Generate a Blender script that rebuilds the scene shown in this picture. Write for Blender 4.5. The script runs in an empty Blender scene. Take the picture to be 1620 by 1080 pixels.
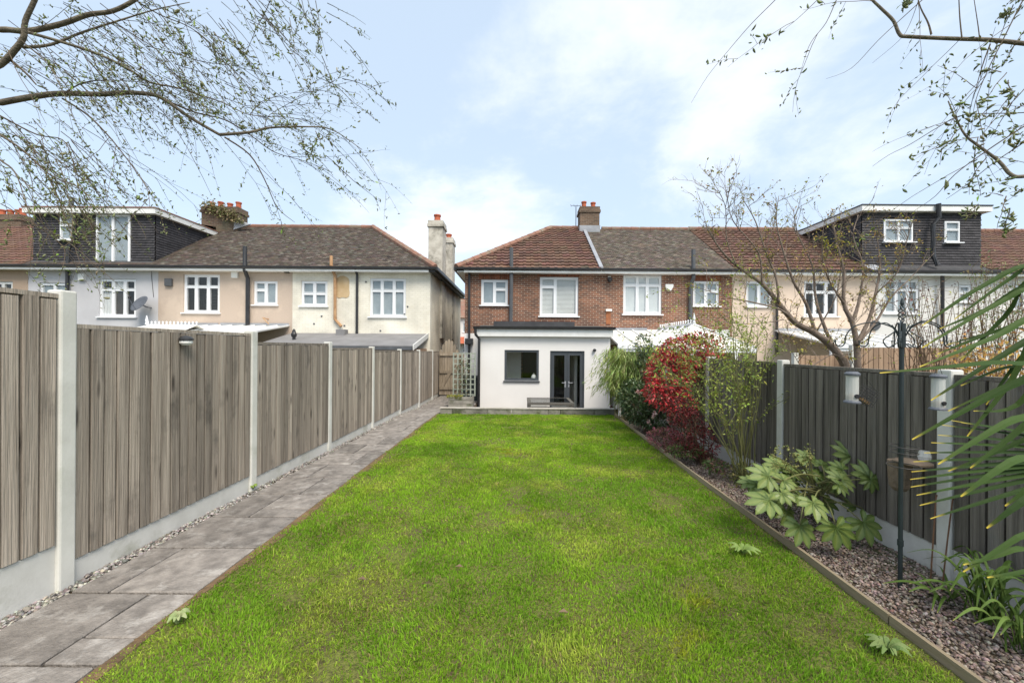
import bpy, bmesh, math, random
import numpy as np
from mathutils import Vector, Matrix
random.seed(7); rng = np.random.default_rng(11)
C = bpy.context.scene.collection
S = bpy.context.scene
R = math.radians
# ------------------------------------------------------------------ camera
F, CX, CY, ROLL, H = 620.0, 820.0, 550.0, 0.007, 1.6
cam_d = bpy.data.cameras.new('camera'); cam = bpy.data.objects.new('camera', cam_d); C.objects.link(cam)
cam_d.sensor_width = 36; cam_d.lens = F/1620*36
cam_d.shift_x = -(CX-810)/1620; cam_d.shift_y = (CY-540)/1620
cam_d.clip_start = 0.05; cam_d.clip_end = 6000
cam.matrix_world = Matrix.Translation((0,0,H)) @ Matrix.Rotation(R(90),4,'X') @ Matrix.Rotation(ROLL,4,'Z')
S.camera = cam
def P(px, py, Y):
    u = (px-CX)/F; v = (CY-py)/F
    return Vector(((u-ROLL*v)*Y, Y, H+(v+ROLL*u)*Y))
# ------------------------------------------------------------------ sky and sun
SUN_EL, SUN_AZ = 54, 152          # azimuth measured from +Y clockwise: behind the camera, to the right
W = bpy.data.worlds.new('World'); S.world = W; W.use_nodes = True
nt = W.node_tree; N = nt.nodes; L = nt.links
for n in list(N): N.remove(n)
out = N.new('ShaderNodeOutputWorld'); bg = N.new('ShaderNodeBackground'); L.new(bg.outputs[0], out.inputs[0])
sky = N.new('ShaderNodeTexSky'); sky.sky_type = 'NISHITA'; sky.sun_disc = False
sky.sun_elevation = R(SUN_EL); sky.sun_rotation = R(SUN_AZ); sky.air_density = 1.0; sky.dust_density = 1.6; sky.ozone_density = 1.2
tc = N.new('ShaderNodeTexCoord'); sp = N.new('ShaderNodeSeparateXYZ'); L.new(tc.outputs['Generated'], sp.inputs[0])
ad = N.new('ShaderNodeMath'); ad.operation = 'ADD'; ad.inputs[1].default_value = 0.22; L.new(sp.outputs[2], ad.inputs[0])
mxz = N.new('ShaderNodeMath'); mxz.operation = 'MAXIMUM'; mxz.inputs[1].default_value = 0.05; L.new(ad.outputs[0], mxz.inputs[0])
dx = N.new('ShaderNodeMath'); dx.operation = 'DIVIDE'; L.new(sp.outputs[0], dx.inputs[0]); L.new(mxz.outputs[0], dx.inputs[1])
dy = N.new('ShaderNodeMath'); dy.operation = 'DIVIDE'; L.new(sp.outputs[1], dy.inputs[0]); L.new(mxz.outputs[0], dy.inputs[1])
cb = N.new('ShaderNodeCombineXYZ'); L.new(dx.outputs[0], cb.inputs[0]); L.new(dy.outputs[0], cb.inputs[1])
mp = N.new('ShaderNodeMapping'); mp.inputs['Location'].default_value = (5.12, 0.2, 2.0); L.new(cb.outputs[0], mp.inputs[0])
nz = N.new('ShaderNodeTexNoise'); nz.inputs['Scale'].default_value = 1.15; nz.inputs['Detail'].default_value = 7; nz.inputs['Roughness'].default_value = 0.6; nz.inputs['Distortion'].default_value = 0.25
L.new(mp.outputs[0], nz.inputs['Vector'])
rp = N.new('ShaderNodeValToRGB'); rp.color_ramp.elements[0].position = 0.46; rp.color_ramp.elements[1].position = 0.68
rp.color_ramp.interpolation = 'EASE'; L.new(nz.outputs['Fac'], rp.inputs[0])
hz = N.new('ShaderNodeMix'); hz.data_type = 'RGBA'; hz.inputs[0].default_value = 0.62; hz.inputs[7].default_value = (4.9, 5.85, 6.85, 1)
L.new(sky.outputs[0], hz.inputs[6])
cm = N.new('ShaderNodeMath'); cm.operation = 'MULTIPLY'; cm.inputs[1].default_value = 0.66; L.new(rp.outputs[0], cm.inputs[0])
cl = N.new('ShaderNodeMix'); cl.data_type = 'RGBA'; cl.inputs[7].default_value = (6.4, 6.55, 6.75, 1)
L.new(cm.outputs[0], cl.inputs[0]); L.new(hz.outputs[2], cl.inputs[6]); L.new(cl.outputs[2], bg.inputs[0])
bg.inputs[1].default_value = 0.112
sd = bpy.data.lights.new('sun', 'SUN'); sun = bpy.data.objects.new('sun', sd); C.objects.link(sun)
sd.energy = 2.6; sd.angle = R(32); sd.color = (1.0, 0.92, 0.80)
az = R(SUN_AZ); el = R(SUN_EL)
sdir = Vector((math.sin(az)*math.cos(el), math.cos(az)*math.cos(el), math.sin(el)))
sun.rotation_euler = sdir.to_track_quat('Z', 'Y').to_euler(); sun.location = (0, -5, 30)
S.view_settings.view_transform = 'Standard'; S.view_settings.look = 'None'; S.view_settings.gamma = 1; S.view_settings.use_curve_mapping = False
S.view_settings.exposure = 0.76
S.render.engine = 'CYCLES'; S.render.resolution_x = 1024; S.render.resolution_y = 682
# ------------------------------------------------------------------ materials
MATS = {}
def material(name, c1, c2=None, scale=6, rough=0.8, bump=0.0, bscale=40, stretch=(1,1,1), rnd=0.0, c3=None, s3=1.2, t3=(0.5,0.62), spec=0.3, metal=0.0, col=False, knots=None, detail=6, lo=0.35, hi=0.65):
    m = bpy.data.materials.new(name); m.use_nodes = True; t = m.node_tree; n = t.nodes; l = t.links
    b = n['Principled BSDF']; b.inputs['Roughness'].default_value = rough; b.inputs['Metallic'].default_value = metal
    b.inputs['Specular IOR Level'].default_value = spec
    tc = n.new('ShaderNodeTexCoord'); vec = tc.outputs['Object']
    oi = n.new('ShaderNodeObjectInfo')
    if rnd:
        mu = n.new('ShaderNodeMath'); mu.operation = 'MULTIPLY'; mu.inputs[1].default_value = 37.0; l.new(oi.outputs['Random'], mu.inputs[0])
        va = n.new('ShaderNodeVectorMath'); va.operation = 'ADD'; l.new(vec, va.inputs[0]); l.new(mu.outputs[0], va.inputs[1]); vec = va.outputs[0]
    mp = n.new('ShaderNodeMapping'); mp.inputs['Scale'].default_value = stretch; l.new(vec, mp.inputs[0])
    c = None
    if c2 is None: c2 = tuple(x*0.85 for x in c1)
    no = n.new('ShaderNodeTexNoise'); no.inputs['Scale'].default_value = scale; no.inputs['Detail'].default_value = detail; no.inputs['Roughness'].default_value = 0.6
    l.new(mp.outputs[0], no.inputs['Vector'])
    rp = n.new('ShaderNodeValToRGB'); rp.color_ramp.elements[0].position = lo; rp.color_ramp.elements[1].position = hi
    rp.color_ramp.elements[0].color = (*c1,1); rp.color_ramp.elements[1].color = (*c2,1); l.new(no.outputs['Fac'], rp.inputs[0]); c = rp.outputs[0]
    if c3:
        n3 = n.new('ShaderNodeTexNoise'); n3.inputs['Scale'].default_value = s3; n3.inputs['Detail'].default_value = 8; n3.inputs['Roughness'].default_value = 0.65; l.new(vec, n3.inputs['Vector'])
        r3 = n.new('ShaderNodeValToRGB'); r3.color_ramp.elements[0].position = t3[0]; r3.color_ramp.elements[1].position = t3[1]; l.new(n3.outputs['Fac'], r3.inputs[0])
        mi = n.new('ShaderNodeMix'); mi.data_type = 'RGBA'; l.new(r3.outputs[0], mi.inputs[0]); l.new(c, mi.inputs[6]); mi.inputs[7].default_value = (*c3,1); c = mi.outputs[2]
    if knots:
        mk = n.new('ShaderNodeMapping'); mk.inputs['Scale'].default_value = (9,9,2.6); l.new(vec, mk.inputs[0])
        vo = n.new('ShaderNodeTexVoronoi'); vo.inputs['Scale'].default_value = 1.0; l.new(mk.outputs[0], vo.inputs['Vector'])
        rk = n.new('ShaderNodeValToRGB'); rk.color_ramp.elements[0].position = .06; rk.color_ramp.elements[1].position = .17; rk.color_ramp.elements[0].color = (1,1,1,1); rk.color_ramp.elements[1].color = (0,0,0,1); l.new(vo.outputs['Distance'], rk.inputs[0])
        mkx = n.new('ShaderNodeMix'); mkx.data_type = 'RGBA'; l.new(rk.outputs[0], mkx.inputs[0]); l.new(c, mkx.inputs[6]); mkx.inputs[7].default_value = (*knots,1); c = mkx.outputs[2]
    if rnd:
        mr = n.new('ShaderNodeMapRange'); mr.inputs['To Min'].default_value = 1-rnd; mr.inputs['To Max'].default_value = 1+rnd; l.new(oi.outputs['Random'], mr.inputs[0])
        vm = n.new('ShaderNodeVectorMath'); vm.operation = 'SCALE'; l.new(c, vm.inputs[0]); l.new(mr.outputs[0], vm.inputs['Scale']); c = vm.outputs[0]
    if col:
        at = n.new('ShaderNodeVertexColor'); at.layer_name = 'Col'
        mm = n.new('ShaderNodeMix'); mm.data_type = 'RGBA'; mm.blend_type = 'MULTIPLY'; mm.inputs[0].default_value = 1; l.new(c, mm.inputs[6]); l.new(at.outputs[0], mm.inputs[7]); c = mm.outputs[2]
    l.new(c, b.inputs['Base Color'])
    if bump:
        nb = n.new('ShaderNodeTexNoise'); nb.inputs['Scale'].default_value = bscale; nb.inputs['Detail'].default_value = 5; l.new(mp.outputs[0], nb.inputs['Vector'])
        bu = n.new('ShaderNodeBump'); bu.inputs['Strength'].default_value = bump; bu.inputs['Distance'].default_value = 0.02; l.new(nb.outputs['Fac'], bu.inputs['Height']); l.new(bu.outputs[0], b.inputs['Normal'])
    MATS[name] = m; return m
def brick_material(name, ca, cb_, mortar, bw=0.225, bh=0.075, paint=False, c3=None):
    m = bpy.data.materials.new(name); m.use_nodes = True; t = m.node_tree; n = t.nodes; l = t.links
    b = n['Principled BSDF']; b.inputs['Roughness'].default_value = 0.9; b.inputs['Specular IOR Level'].default_value = 0.2
    tc = n.new('ShaderNodeTexCoord'); s = n.new('ShaderNodeSeparateXYZ'); l.new(tc.outputs['Object'], s.inputs[0])
    a = n.new('ShaderNodeMath'); a.operation = 'ADD'; l.new(s.outputs[0], a.inputs[0]); l.new(s.outputs[1], a.inputs[1])
    c = n.new('ShaderNodeCombineXYZ'); l.new(a.outputs[0], c.inputs[0]); l.new(s.outputs[2], c.inputs[1])
    br = n.new('ShaderNodeTexBrick'); br.inputs['Scale'].default_value = 1; br.inputs['Brick Width'].default_value = bw; br.inputs['Row Height'].default_value = bh
    br.inputs['Mortar Size'].default_value = 0.0085 if not paint else 0.006; br.inputs['Mortar Smooth'].default_value = 0.2; br.inputs['Bias'].default_value = 0.0
    br.inputs['Color1'].default_value = (*ca,1); br.inputs['Color2'].default_value = (*cb_,1); br.inputs['Mortar'].default_value = (*mortar,1)
    l.new(c.outputs[0], br.inputs['Vector']); colr = br.outputs['Color']
    no = n.new('ShaderNodeTexNoise'); no.inputs['Scale'].default_value = 1.1; no.inputs['Detail'].default_value = 8; l.new(tc.outputs['Object'], no.inputs['Vector'])
    mr = n.new('ShaderNodeMapRange'); mr.inputs[1].default_value = .3; mr.inputs[2].default_value = .7; mr.inputs['To Min'].default_value = 0.78; mr.inputs['To Max'].default_value = 1.15; l.new(no.outputs['Fac'], mr.inputs[0])
    vm = n.new('ShaderNodeVectorMath'); vm.operation = 'SCALE'; l.new(colr, vm.inputs[0]); l.new(mr.outputs[0], vm.inputs['Scale']); colr = vm.outputs[0]
    if c3:
        n3 = n.new('ShaderNodeTexNoise'); n3.inputs['Scale'].default_value = 0.9; n3.inputs['Detail'].default_value = 9; n3.inputs['Roughness'].default_value = .7; l.new(tc.outputs['Object'], n3.inputs['Vector'])
        r3 = n.new('ShaderNodeValToRGB'); r3.color_ramp.elements[0].position = .56; r3.color_ramp.elements[1].position = .72; l.new(n3.outputs['Fac'], r3.inputs[0])
        mi = n.new('ShaderNodeMix'); mi.data_type = 'RGBA'; l.new(r3.outputs[0], mi.inputs[0]); l.new(colr, mi.inputs[6]); mi.inputs[7].default_value = (*c3,1); colr = mi.outputs[2]
    l.new(colr, b.inputs['Base Color'])
    bu = n.new('ShaderNodeBump'); bu.inputs['Strength'].default_value = 0.5; bu.inputs['Distance'].default_value = 0.006; bu.invert = True; l.new(br.outputs['Fac'], bu.inputs['Height']); l.new(bu.outputs[0], b.inputs['Normal'])
    MATS[name] = m; return m
def leaf_material(name, rough=0.5, trans=0.3, spec=0.35):
    m = bpy.data.materials.new(name); m.use_nodes = True; t = m.node_tree; n = t.nodes; l = t.links
    b = n['Principled BSDF']; b.inputs['Roughness'].default_value = rough; b.inputs['Specular IOR Level'].default_value = spec
    at = n.new('ShaderNodeVertexColor'); at.layer_name = 'Col'; l.new(at.outputs[0], b.inputs['Base Color'])
    tr = n.new('ShaderNodeBsdfTranslucent'); l.new(at.outputs[0], tr.inputs[0])
    mx = n.new('ShaderNodeMixShader'); mx.inputs[0].default_value = trans; l.new(b.outputs[0], mx.inputs[1]); l.new(tr.outputs[0], mx.inputs[2])
    l.new(mx.outputs[0], n['Material Output'].inputs[0]); MATS[name] = m; return m
def glass_material(name, tint, refl=0.12):
    m = bpy.data.materials.new(name); m.use_nodes = True; t = m.node_tree; n = t.nodes; l = t.links
    n.remove(n['Principled BSDF'])
    tr = n.new('ShaderNodeBsdfTransparent'); tr.inputs[0].default_value = (*tint,1)
    gl = n.new('ShaderNodeBsdfGlossy'); gl.inputs['Roughness'].default_value = 0.02
    no = n.new('ShaderNodeTexNoise'); no.inputs['Scale'].default_value = 1.5
    bu = n.new('ShaderNodeBump'); bu.inputs['Strength'].default_value = 0.04; l.new(no.outputs['Fac'], bu.inputs['Height']); l.new(bu.outputs[0], gl.inputs['Normal'])
    fr = n.new('ShaderNodeLayerWeight'); fr.inputs[0].default_value = 0.5
    pw = n.new('ShaderNodeMath'); pw.operation = 'POWER'; pw.inputs[1].default_value = 4.0; l.new(fr.outputs['Facing'], pw.inputs[0])
    ad = n.new('ShaderNodeMath'); ad.operation = 'MULTIPLY_ADD'; ad.use_clamp = True; ad.inputs[1].default_value = .6; ad.inputs[2].default_value = refl; l.new(pw.outputs[0], ad.inputs[0])
    mx = n.new('ShaderNodeMixShader'); l.new(ad.outputs[0], mx.inputs[0]); l.new(tr.outputs[0], mx.inputs[1]); l.new(gl.outputs[0], mx.inputs[2])
    l.new(mx.outputs[0], n['Material Output'].inputs[0]); MATS[name] = m; return m
M = material
M('soil', (.09,.065,.04), (.045,.035,.022), 9, .95, .6, 30)
M('edge_soil', (.22,.14,.075), (.12,.08,.045), 12, .95, .8, 40)
M('lawn_soil', (.20,.22,.045), (.09,.085,.03), 45, .95, 1.0, 90, c3=(.11,.08,.045), s3=5, t3=(.55,.66))
M('ground', (.06,.08,.03), (.08,.07,.04), 2, .95)
M('slab', (.29,.262,.235), (.155,.14,.126), 9, .9, .6, 60, rnd=.2, detail=12, c3=(.40,.375,.345), s3=6, t3=(.54,.72), spec=.2)
M('paving', (.30,.27,.24), (.22,.2,.175), 3.2, .9, .3, 60, rnd=.1, spec=.2)
M('kerb_stone', (.30,.285,.245), (.17,.162,.14), 5, .9, .4, 50, rnd=.22, c3=(.10,.11,.06), s3=3)
M('kerb_cap', (.50,.47,.42), (.36,.33,.28), 5, .9, .2, 50)
M('edging', (.36,.29,.19), (.24,.19,.125), 4, .9, .4, 40, stretch=(1,.15,1), rnd=.1)
M('concrete', (.66,.65,.60), (.57,.56,.51), 4, .85, .07, 60, c3=(.42,.43,.36), s3=1.7, t3=(.56,.75))
M('gravel_board', (.64,.63,.59), (.54,.53,.49), 4, .85, .07, 60, c3=(.38,.38,.31), s3=2.2, t3=(.55,.72))
M('board', (.40,.345,.285), (.21,.176,.142), 8, .88, .7, 30, stretch=(4,4,.16), rnd=.30, detail=9, knots=(.085,.07,.058), c3=(.12,.105,.09), s3=3.0, t3=(.55,.76), spec=.2)
M('board_dark', (.225,.198,.165), (.105,.093,.078), 8, .88, .7, 30, stretch=(4,4,.16), rnd=.25, c3=(.16,.15,.135), s3=2.0, t3=(.6,.75), spec=.2)
M('board_brown', (.40,.28,.19), (.30,.20,.135), 5, .88, .5, 26, stretch=(3.5,3.5,.22), rnd=.15)
M('gate_wood', (.34,.28,.21), (.22,.175,.125), 5, .88, .7, 26, stretch=(3.5,3.5,.22), rnd=.2)
M('trellis_paint', (.34,.37,.31), (.25,.275,.225), 9, .8, .2, 40)
M('upvc', (.82,.83,.84), (.78,.79,.80), 3, .35, spec=.5)
M('painted_white', (.80,.80,.78), (.70,.70,.67), 2.5, .55)
M('render_white', (.745,.725,.70), (.70,.68,.655), 1.0, .9, .12, 140)
M('render_grey', (.56,.555,.57), (.50,.495,.51), 1.2, .92, .5, 70)
M('pebbledash', (.60,.49,.40), (.45,.36,.29), 60, .95, .9, 70, c3=(.60,.49,.395), s3=.9, detail=3)
M('render_peach', (.70,.565,.455), (.64,.515,.41), 1.5, .92, .35, 80)
M('render_offwhite', (.74,.725,.69), (.68,.665,.63), 1.2, .9, .3, 70)
M('tan_wall', (.46,.35,.26), (.38,.28,.21), 30, .95, .5, 60)
brick_material('brick_red', (.27,.112,.064), (.115,.055,.042), (.40,.335,.26))
brick_material('brick_stack', (.17,.11,.075), (.10,.07,.052), (.20,.17,.13), c3=(.12,.12,.08))
brick_material('brick_cream', (.80,.76,.655), (.76,.72,.61), (.66,.62,.52), paint=True, c3=(.68,.62,.50))
brick_material('brick_cream_side', (.80,.75,.63), (.75,.70,.58), (.60,.55,.45), paint=True, c3=(.62,.555,.44))
M('stack_render', (.60,.565,.49), (.42,.39,.33), 4, .95, .4, 50, c3=(.16,.15,.12), s3=1.4, t3=(.52,.68))
M('soldier_brick', (.27,.10,.052), (.17,.068,.042), 9, .9, .3, 60, rnd=.25)
M('plaster_patch', (.52,.37,.20), (.62,.47,.29), 4, .95, .4, 40)
M('tile_brown', (1,1,1), (.7,.7,.7), 5, .92, .4, 60, col=True, c3=(1.55,1.5,1.35), s3=1.0, t3=(.58,.78))
M('tile_red', (1,1,1), (.74,.72,.7), 4, .88, .3, 60, col=True, c3=(.5,.52,.5), s3=1.3, t3=(.56,.78))
M('tile_slate', (.062,.058,.062), (.042,.040,.043), 5, .7, .2, 40, col=True)
M('ridge_tile', (.30,.155,.11), (.2,.115,.085), 3, .9, .3, 40, c3=(.25,.2,.15), s3=2)
M('terracotta', (.46,.13,.065), (.36,.10,.055), 5, .85, .2, 40)
M('lead', (.33,.345,.37), (.25,.26,.28), 3, .6, .2, 20, spec=.4)
M('gutter_black', (.018,.018,.02), (.028,.028,.03), 4, .4, spec=.5)
M('pipe_grey', (.11,.115,.125), (.08,.085,.09), 4, .6)
M('pipe_rust', (.50,.32,.18), (.36,.20,.10), 6, .8, .2, 30)
M('flat_roof', (.24,.235,.235), (.19,.185,.185), 2, .8, .2, 50)
M('roof_felt', (.05,.05,.053), (.075,.075,.078), 3, .85, .2, 40)
M('aluminium_grey', (.06,.068,.078), (.05,.057,.066), 4, .4, spec=.5)
M('polycarbonate', (.82,.80,.73), (.77,.75,.68), 2, .35, spec=.5)
M('net', (.78,.80,.80), (.66,.69,.70), 1.5, .8)
M('curtain', (.80,.80,.78), (.66,.66,.66), 3, .9, stretch=(9,9,.3))
M('frosted', (.42,.47,.50), (.32,.37,.40), 2, .5)
M('blind_dark', (.035,.037,.034), (.05,.05,.046), 5, .7)
M('interior_wall', (.62,.61,.56), (.58,.57,.52), 1, .9)
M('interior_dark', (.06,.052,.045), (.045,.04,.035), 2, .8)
M('interior_floor', (.22,.2,.17), (.18,.16,.14), 2, .4)
M('plastic_white', (.80,.80,.77), (.74,.74,.71), 3, .5)
M('plastic_black', (.02,.02,.022), (.03,.03,.032), 4, .45, spec=.5)
M('dish_grey', (.12,.13,.15), (.10,.11,.13), 3, .5)
M('iron_green', (.028,.04,.042), (.02,.028,.03), 6, .5, spec=.4)
M('iron_wire', (.035,.035,.035), (.055,.05,.045), 8, .5, spec=.5)
M('wicker', (.16,.15,.13), (.09,.085,.075), 60, .8, .8, 70)
M('slate_plaque', (.10,.11,.11), (.08,.085,.085), 4, .5)
M('bird_seed', (.36,.24,.11), (.18,.11,.05), 60, .9, .7, 90)
M('log', (.24,.18,.13), (.13,.10,.07), 8, .95, .9, 20)
M('bark', (.20,.17,.125), (.115,.095,.07), 9, .9, .7, 40, stretch=(1,1,1), c3=(.16,.17,.09), s3=5, t3=(.55,.75))
M('bark_grey', (.235,.185,.15), (.15,.115,.09), 9, .9, .7, 40)
M('twig', (.085,.062,.042), (.13,.10,.065), 8, .85)
M('stem_green', (.20,.21,.075), (.13,.12,.05), 8, .75)
M('stem_brown', (.13,.085,.055), (.20,.14,.085), 8, .8)
M('cane', (.28,.24,.12), (.17,.15,.07), 8, .7)
M('stone', (1,1,1), (.75,.74,.73), 25, .9, .4, 60, col=True)
M('rust_brick', (.36,.14,.06), (.26,.10,.05), 8, .9)
M('rust_steel', (.14,.075,.04), (.09,.05,.03), 20, .8)
leaf_material('palm_leaf', .6, .06, .14); leaf_material('leaf', .5, .3); leaf_material('leaf_gloss', .38, .12, .35); leaf_material('grass_blade', .65, .42, .2); leaf_material('petal', .7, .35, .2)
glass_material('glass', (.93,.94,.94), .035); glass_material('glass_dark', (.45,.47,.47), .05)
mg = bpy.data.materials.new('feeder_plastic'); mg.use_nodes = True
mg.node_tree.nodes['Principled BSDF'].inputs['Base Color'].default_value = (.75,.76,.72,1); mg.node_tree.nodes['Principled BSDF'].inputs['Alpha'].default_value = .55; mg.node_tree.nodes['Principled BSDF'].inputs['Roughness'].default_value = .2
MATS['feeder_plastic'] = mg
# ------------------------------------------------------------------ builders
def tag(o, label=None, cat=None, group=None, kind=None):
    if label: o['label'] = label
    if cat: o['category'] = cat
    if group: o['group'] = group
    if kind: o['kind'] = kind
    return o
def link(o, parent=None):
    C.objects.link(o)
    if parent is not None:
        o.parent = parent
        w = Vector((0,0,0)); p = parent
        if 'wx' in p: w = Vector((p['wx'], p['wy'], p['wz']))
        o.matrix_parent_inverse = Matrix.Translation(-w)
    return o
ROOTS = {}
def thing(name, loc, label, cat, group=None):
    o = bpy.data.objects.new(name, None); C.objects.link(o); o.location = loc; o.empty_display_size = .1
    ROOTS[o.name] = Vector(loc); tag(o, label, cat, group); return o
def attach(o, parent):
    C.objects.link(o)
    if parent is not None:
        o.parent = parent
        w = ROOTS.get(parent.name)
        if w is not None: o.matrix_parent_inverse = Matrix.Translation(-w)
    return o
class MB:
    def __init__(s): s.v = []; s.f = []; s.c = []; s.col = None
    def _c(s, n): s.c += [s.col or (1,1,1)]*n
    def quad(s, *p):
        i = len(s.v); s.v += [tuple(q) for q in p]; s._c(len(p)); s.f.append(tuple(range(i, i+len(p))))
    def box(s, x0,x1,y0,y1,z0,z1):
        i = len(s.v); s.v += [(x0,y0,z0),(x1,y0,z0),(x1,y1,z0),(x0,y1,z0),(x0,y0,z1),(x1,y0,z1),(x1,y1,z1),(x0,y1,z1)]; s._c(8)
        s.f += [tuple(i+k for k in q) for q in ((0,3,2,1),(4,5,6,7),(0,1,5,4),(1,2,6,5),(2,3,7,6),(3,0,4,7))]; return s
    def prism(s, pts, d):      # polygon extruded by vector d
        d = Vector(d); n = len(pts); i = len(s.v); s.v += [tuple(p) for p in pts]+[tuple(Vector(p)+d) for p in pts]; s._c(2*n)
        s.f.append(tuple(i+k for k in range(n))[::-1]); s.f.append(tuple(i+n+k for k in range(n)))
        for k in range(n): j = (k+1) % n; s.f.append((i+k, i+j, i+n+j, i+n+k))
        return s
    def tube(s, pts, r0, r1=None, n=6, cap=True):
        pts = [Vector(p) for p in pts]
        if r1 is None: r1 = r0
        m = len(pts); up = Vector((.13,.21,.97)); i0 = len(s.v)
        for k, p in enumerate(pts):
            d = (pts[min(k+1,m-1)]-pts[max(k-1,0)]); d = d.normalized() if d.length > 1e-9 else Vector((0,0,1))
            a = d.cross(up); a = a.normalized() if a.length > .05 else d.cross(Vector((1,0,0))).normalized(); b = d.cross(a)
            r = (r0[k] if isinstance(r0, (list,tuple)) else r0+(r1-r0)*k/max(1,m-1))
            for q in range(n):
                t = 2*math.pi*q/n; s.v.append(tuple(p+a*(r*math.cos(t))+b*(r*math.sin(t))))
        s._c(m*n)
        for k in range(m-1):
            for q in range(n):
                w = (q+1) % n; s.f.append((i0+k*n+q, i0+k*n+w, i0+(k+1)*n+w, i0+(k+1)*n+q))
        if cap: s.f.append(tuple(i0+q for q in range(n))[::-1]); s.f.append(tuple(i0+(m-1)*n+q for q in range(n)))
        return s
    def lathe(s, c, prof, n=14):
        c = Vector(c); i0 = len(s.v)
        for (r, z) in prof:
            for q in range(n): t = 2*math.pi*q/n; s.v.append((c.x+r*math.cos(t), c.y+r*math.sin(t), c.z+z))
        s._c(len(prof)*n)
        for k in range(len(prof)-1):
            for q in range(n): w = (q+1) % n; s.f.append((i0+k*n+q, i0+k*n+w, i0+(k+1)*n+w, i0+(k+1)*n+q))
        s.f.append(tuple(i0+q for q in range(n))[::-1]); s.f.append(tuple(i0+(len(prof)-1)*n+q for q in range(n)))
        return s
    def slab(s, x0,x1,z0,z1,yf,yb,holes):      # frontal slab with rectangular openings
        e = 1e-5; xs = sorted({x0,x1,*[min(max(h[k],x0),x1) for h in holes for k in (0,1)]}); zs = sorted({z0,z1,*[min(max(h[k],z0),z1) for h in holes for k in (2,3)]})
        inh = lambda x,z: any(h[0]-e < x < h[1]+e and h[2]-e < z < h[3]+e for h in holes)
        for a,b in zip(xs,xs[1:]):
            for c,d in zip(zs,zs[1:]):
                if b-a < e or d-c < e or inh((a+b)/2,(c+d)/2): continue
                s.quad((a,yf,c),(b,yf,c),(b,yf,d),(a,yf,d)); s.quad((b,yb,c),(a,yb,c),(a,yb,d),(b,yb,d))
        for (a,b,c,d) in holes:
            s.quad((a,yf,c),(a,yf,d),(a,yb,d),(a,yb,c)); s.quad((b,yf,d),(b,yf,c),(b,yb,c),(b,yb,d))
            s.quad((a,yf,c),(a,yb,c),(b,yb,c),(b,yf,c)); s.quad((a,yf,d),(b,yf,d),(b,yb,d),(a,yb,d))
        s.quad((x0,yf,z0),(x0,yf,z1),(x0,yb,z1),(x0,yb,z0)); s.quad((x1,yf,z1),(x1,yf,z0),(x1,yb,z0),(x1,yb,z1))
        s.quad((x0,yf,z1),(x1,yf,z1),(x1,yb,z1),(x0,yb,z1)); s.quad((x0,yf,z0),(x0,yb,z0),(x1,yb,z0),(x1,yf,z0)); return s
    def mesh(s, name, mat, smooth=False, cols=False):
        me = bpy.data.meshes.new(name); me.from_pydata(s.v, [], s.f); me.materials.append(MATS[mat])
        if cols:
            ca = me.color_attributes.new('Col','FLOAT_COLOR','POINT'); arr = np.ones((len(s.v),4),np.float32); arr[:,:3] = np.array(s.c,np.float32); ca.data.foreach_set('color', arr.ravel())
        if smooth: me.polygons.foreach_set('use_smooth', [True]*len(me.polygons))
        me.update(); return me
    def build(s, name, mat, parent=None, smooth=False, cols=False):
        return attach(bpy.data.objects.new(name, s.mesh(name, mat, smooth, cols)), parent)
def bevel(o, w=.006, seg=2):
    m = o.modifiers.new('bevel','BEVEL'); m.width = w; m.segments = seg; m.limit_method = 'ANGLE'; return o
def np_mesh(name, V, faces, cols, mat, parent=None, smooth=False):
    me = bpy.data.meshes.new(name); V = np.asarray(V,np.float32); me.vertices.add(len(V)); me.vertices.foreach_set('co', V.ravel())
    li = np.concatenate([f.ravel() for f in faces]).astype(np.int32); tot = np.concatenate([np.full(len(f), f.shape[1]) for f in faces]).astype(np.int32)
    st = np.concatenate([[0], np.cumsum(tot)[:-1]]).astype(np.int32)
    me.loops.add(len(li)); me.loops.foreach_set('vertex_index', li); me.polygons.add(len(tot)); me.polygons.foreach_set('loop_start', st); me.polygons.foreach_set('loop_total', tot)
    if smooth: me.polygons.foreach_set('use_smooth', np.ones(len(tot),bool))
    me.materials.append(MATS[mat]); me.update(calc_edges=True)
    ca = me.color_attributes.new('Col','FLOAT_COLOR','POINT'); a = np.ones((len(V),4),np.float32); a[:,:3] = cols; ca.data.foreach_set('color', a.ravel())
    return attach(bpy.data.objects.new(name, me), parent)
def nrm(a): return a/np.maximum(np.linalg.norm(a,axis=-1,keepdims=True),1e-9)
def leaves(name, pos, dirs, ln, wd, cols, mat, parent, droop=.25, fold=.25):
    # each leaf: 6 vertices, folded along its midrib, tip drooping
    pos = np.asarray(pos,float); n = len(pos); d = nrm(np.asarray(dirs,float)); r = rng.normal(size=(n,3)); up = np.array([0,0,1.0])+.6*r
    side = nrm(np.cross(d, up)); nn = np.cross(side, d); ln = np.broadcast_to(ln,(n,))[:,None]; wd = np.broadcast_to(wd,(n,))[:,None]
    dz = np.array([0,0,-1.0])
    b = pos; m = pos+d*ln*.5+dz*ln*droop*.25; t = pos+d*ln+dz*ln*droop
    l_ = m+side*wd*.5+nn*wd*fold; r_ = m-side*wd*.5+nn*wd*fold; m2 = pos+d*ln*.5+dz*ln*droop*.25
    V = np.stack([b,r_,t,l_,m2],1).reshape(-1,3); k = np.arange(n)[:,None]*5
    f = np.concatenate([k+np.array([[0,1,2,4]])[:, :], k+np.array([[0,4,2,3]])],0)
    return np_mesh(name, V, [f], np.repeat(np.asarray(cols),5,0), mat, parent)
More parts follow.
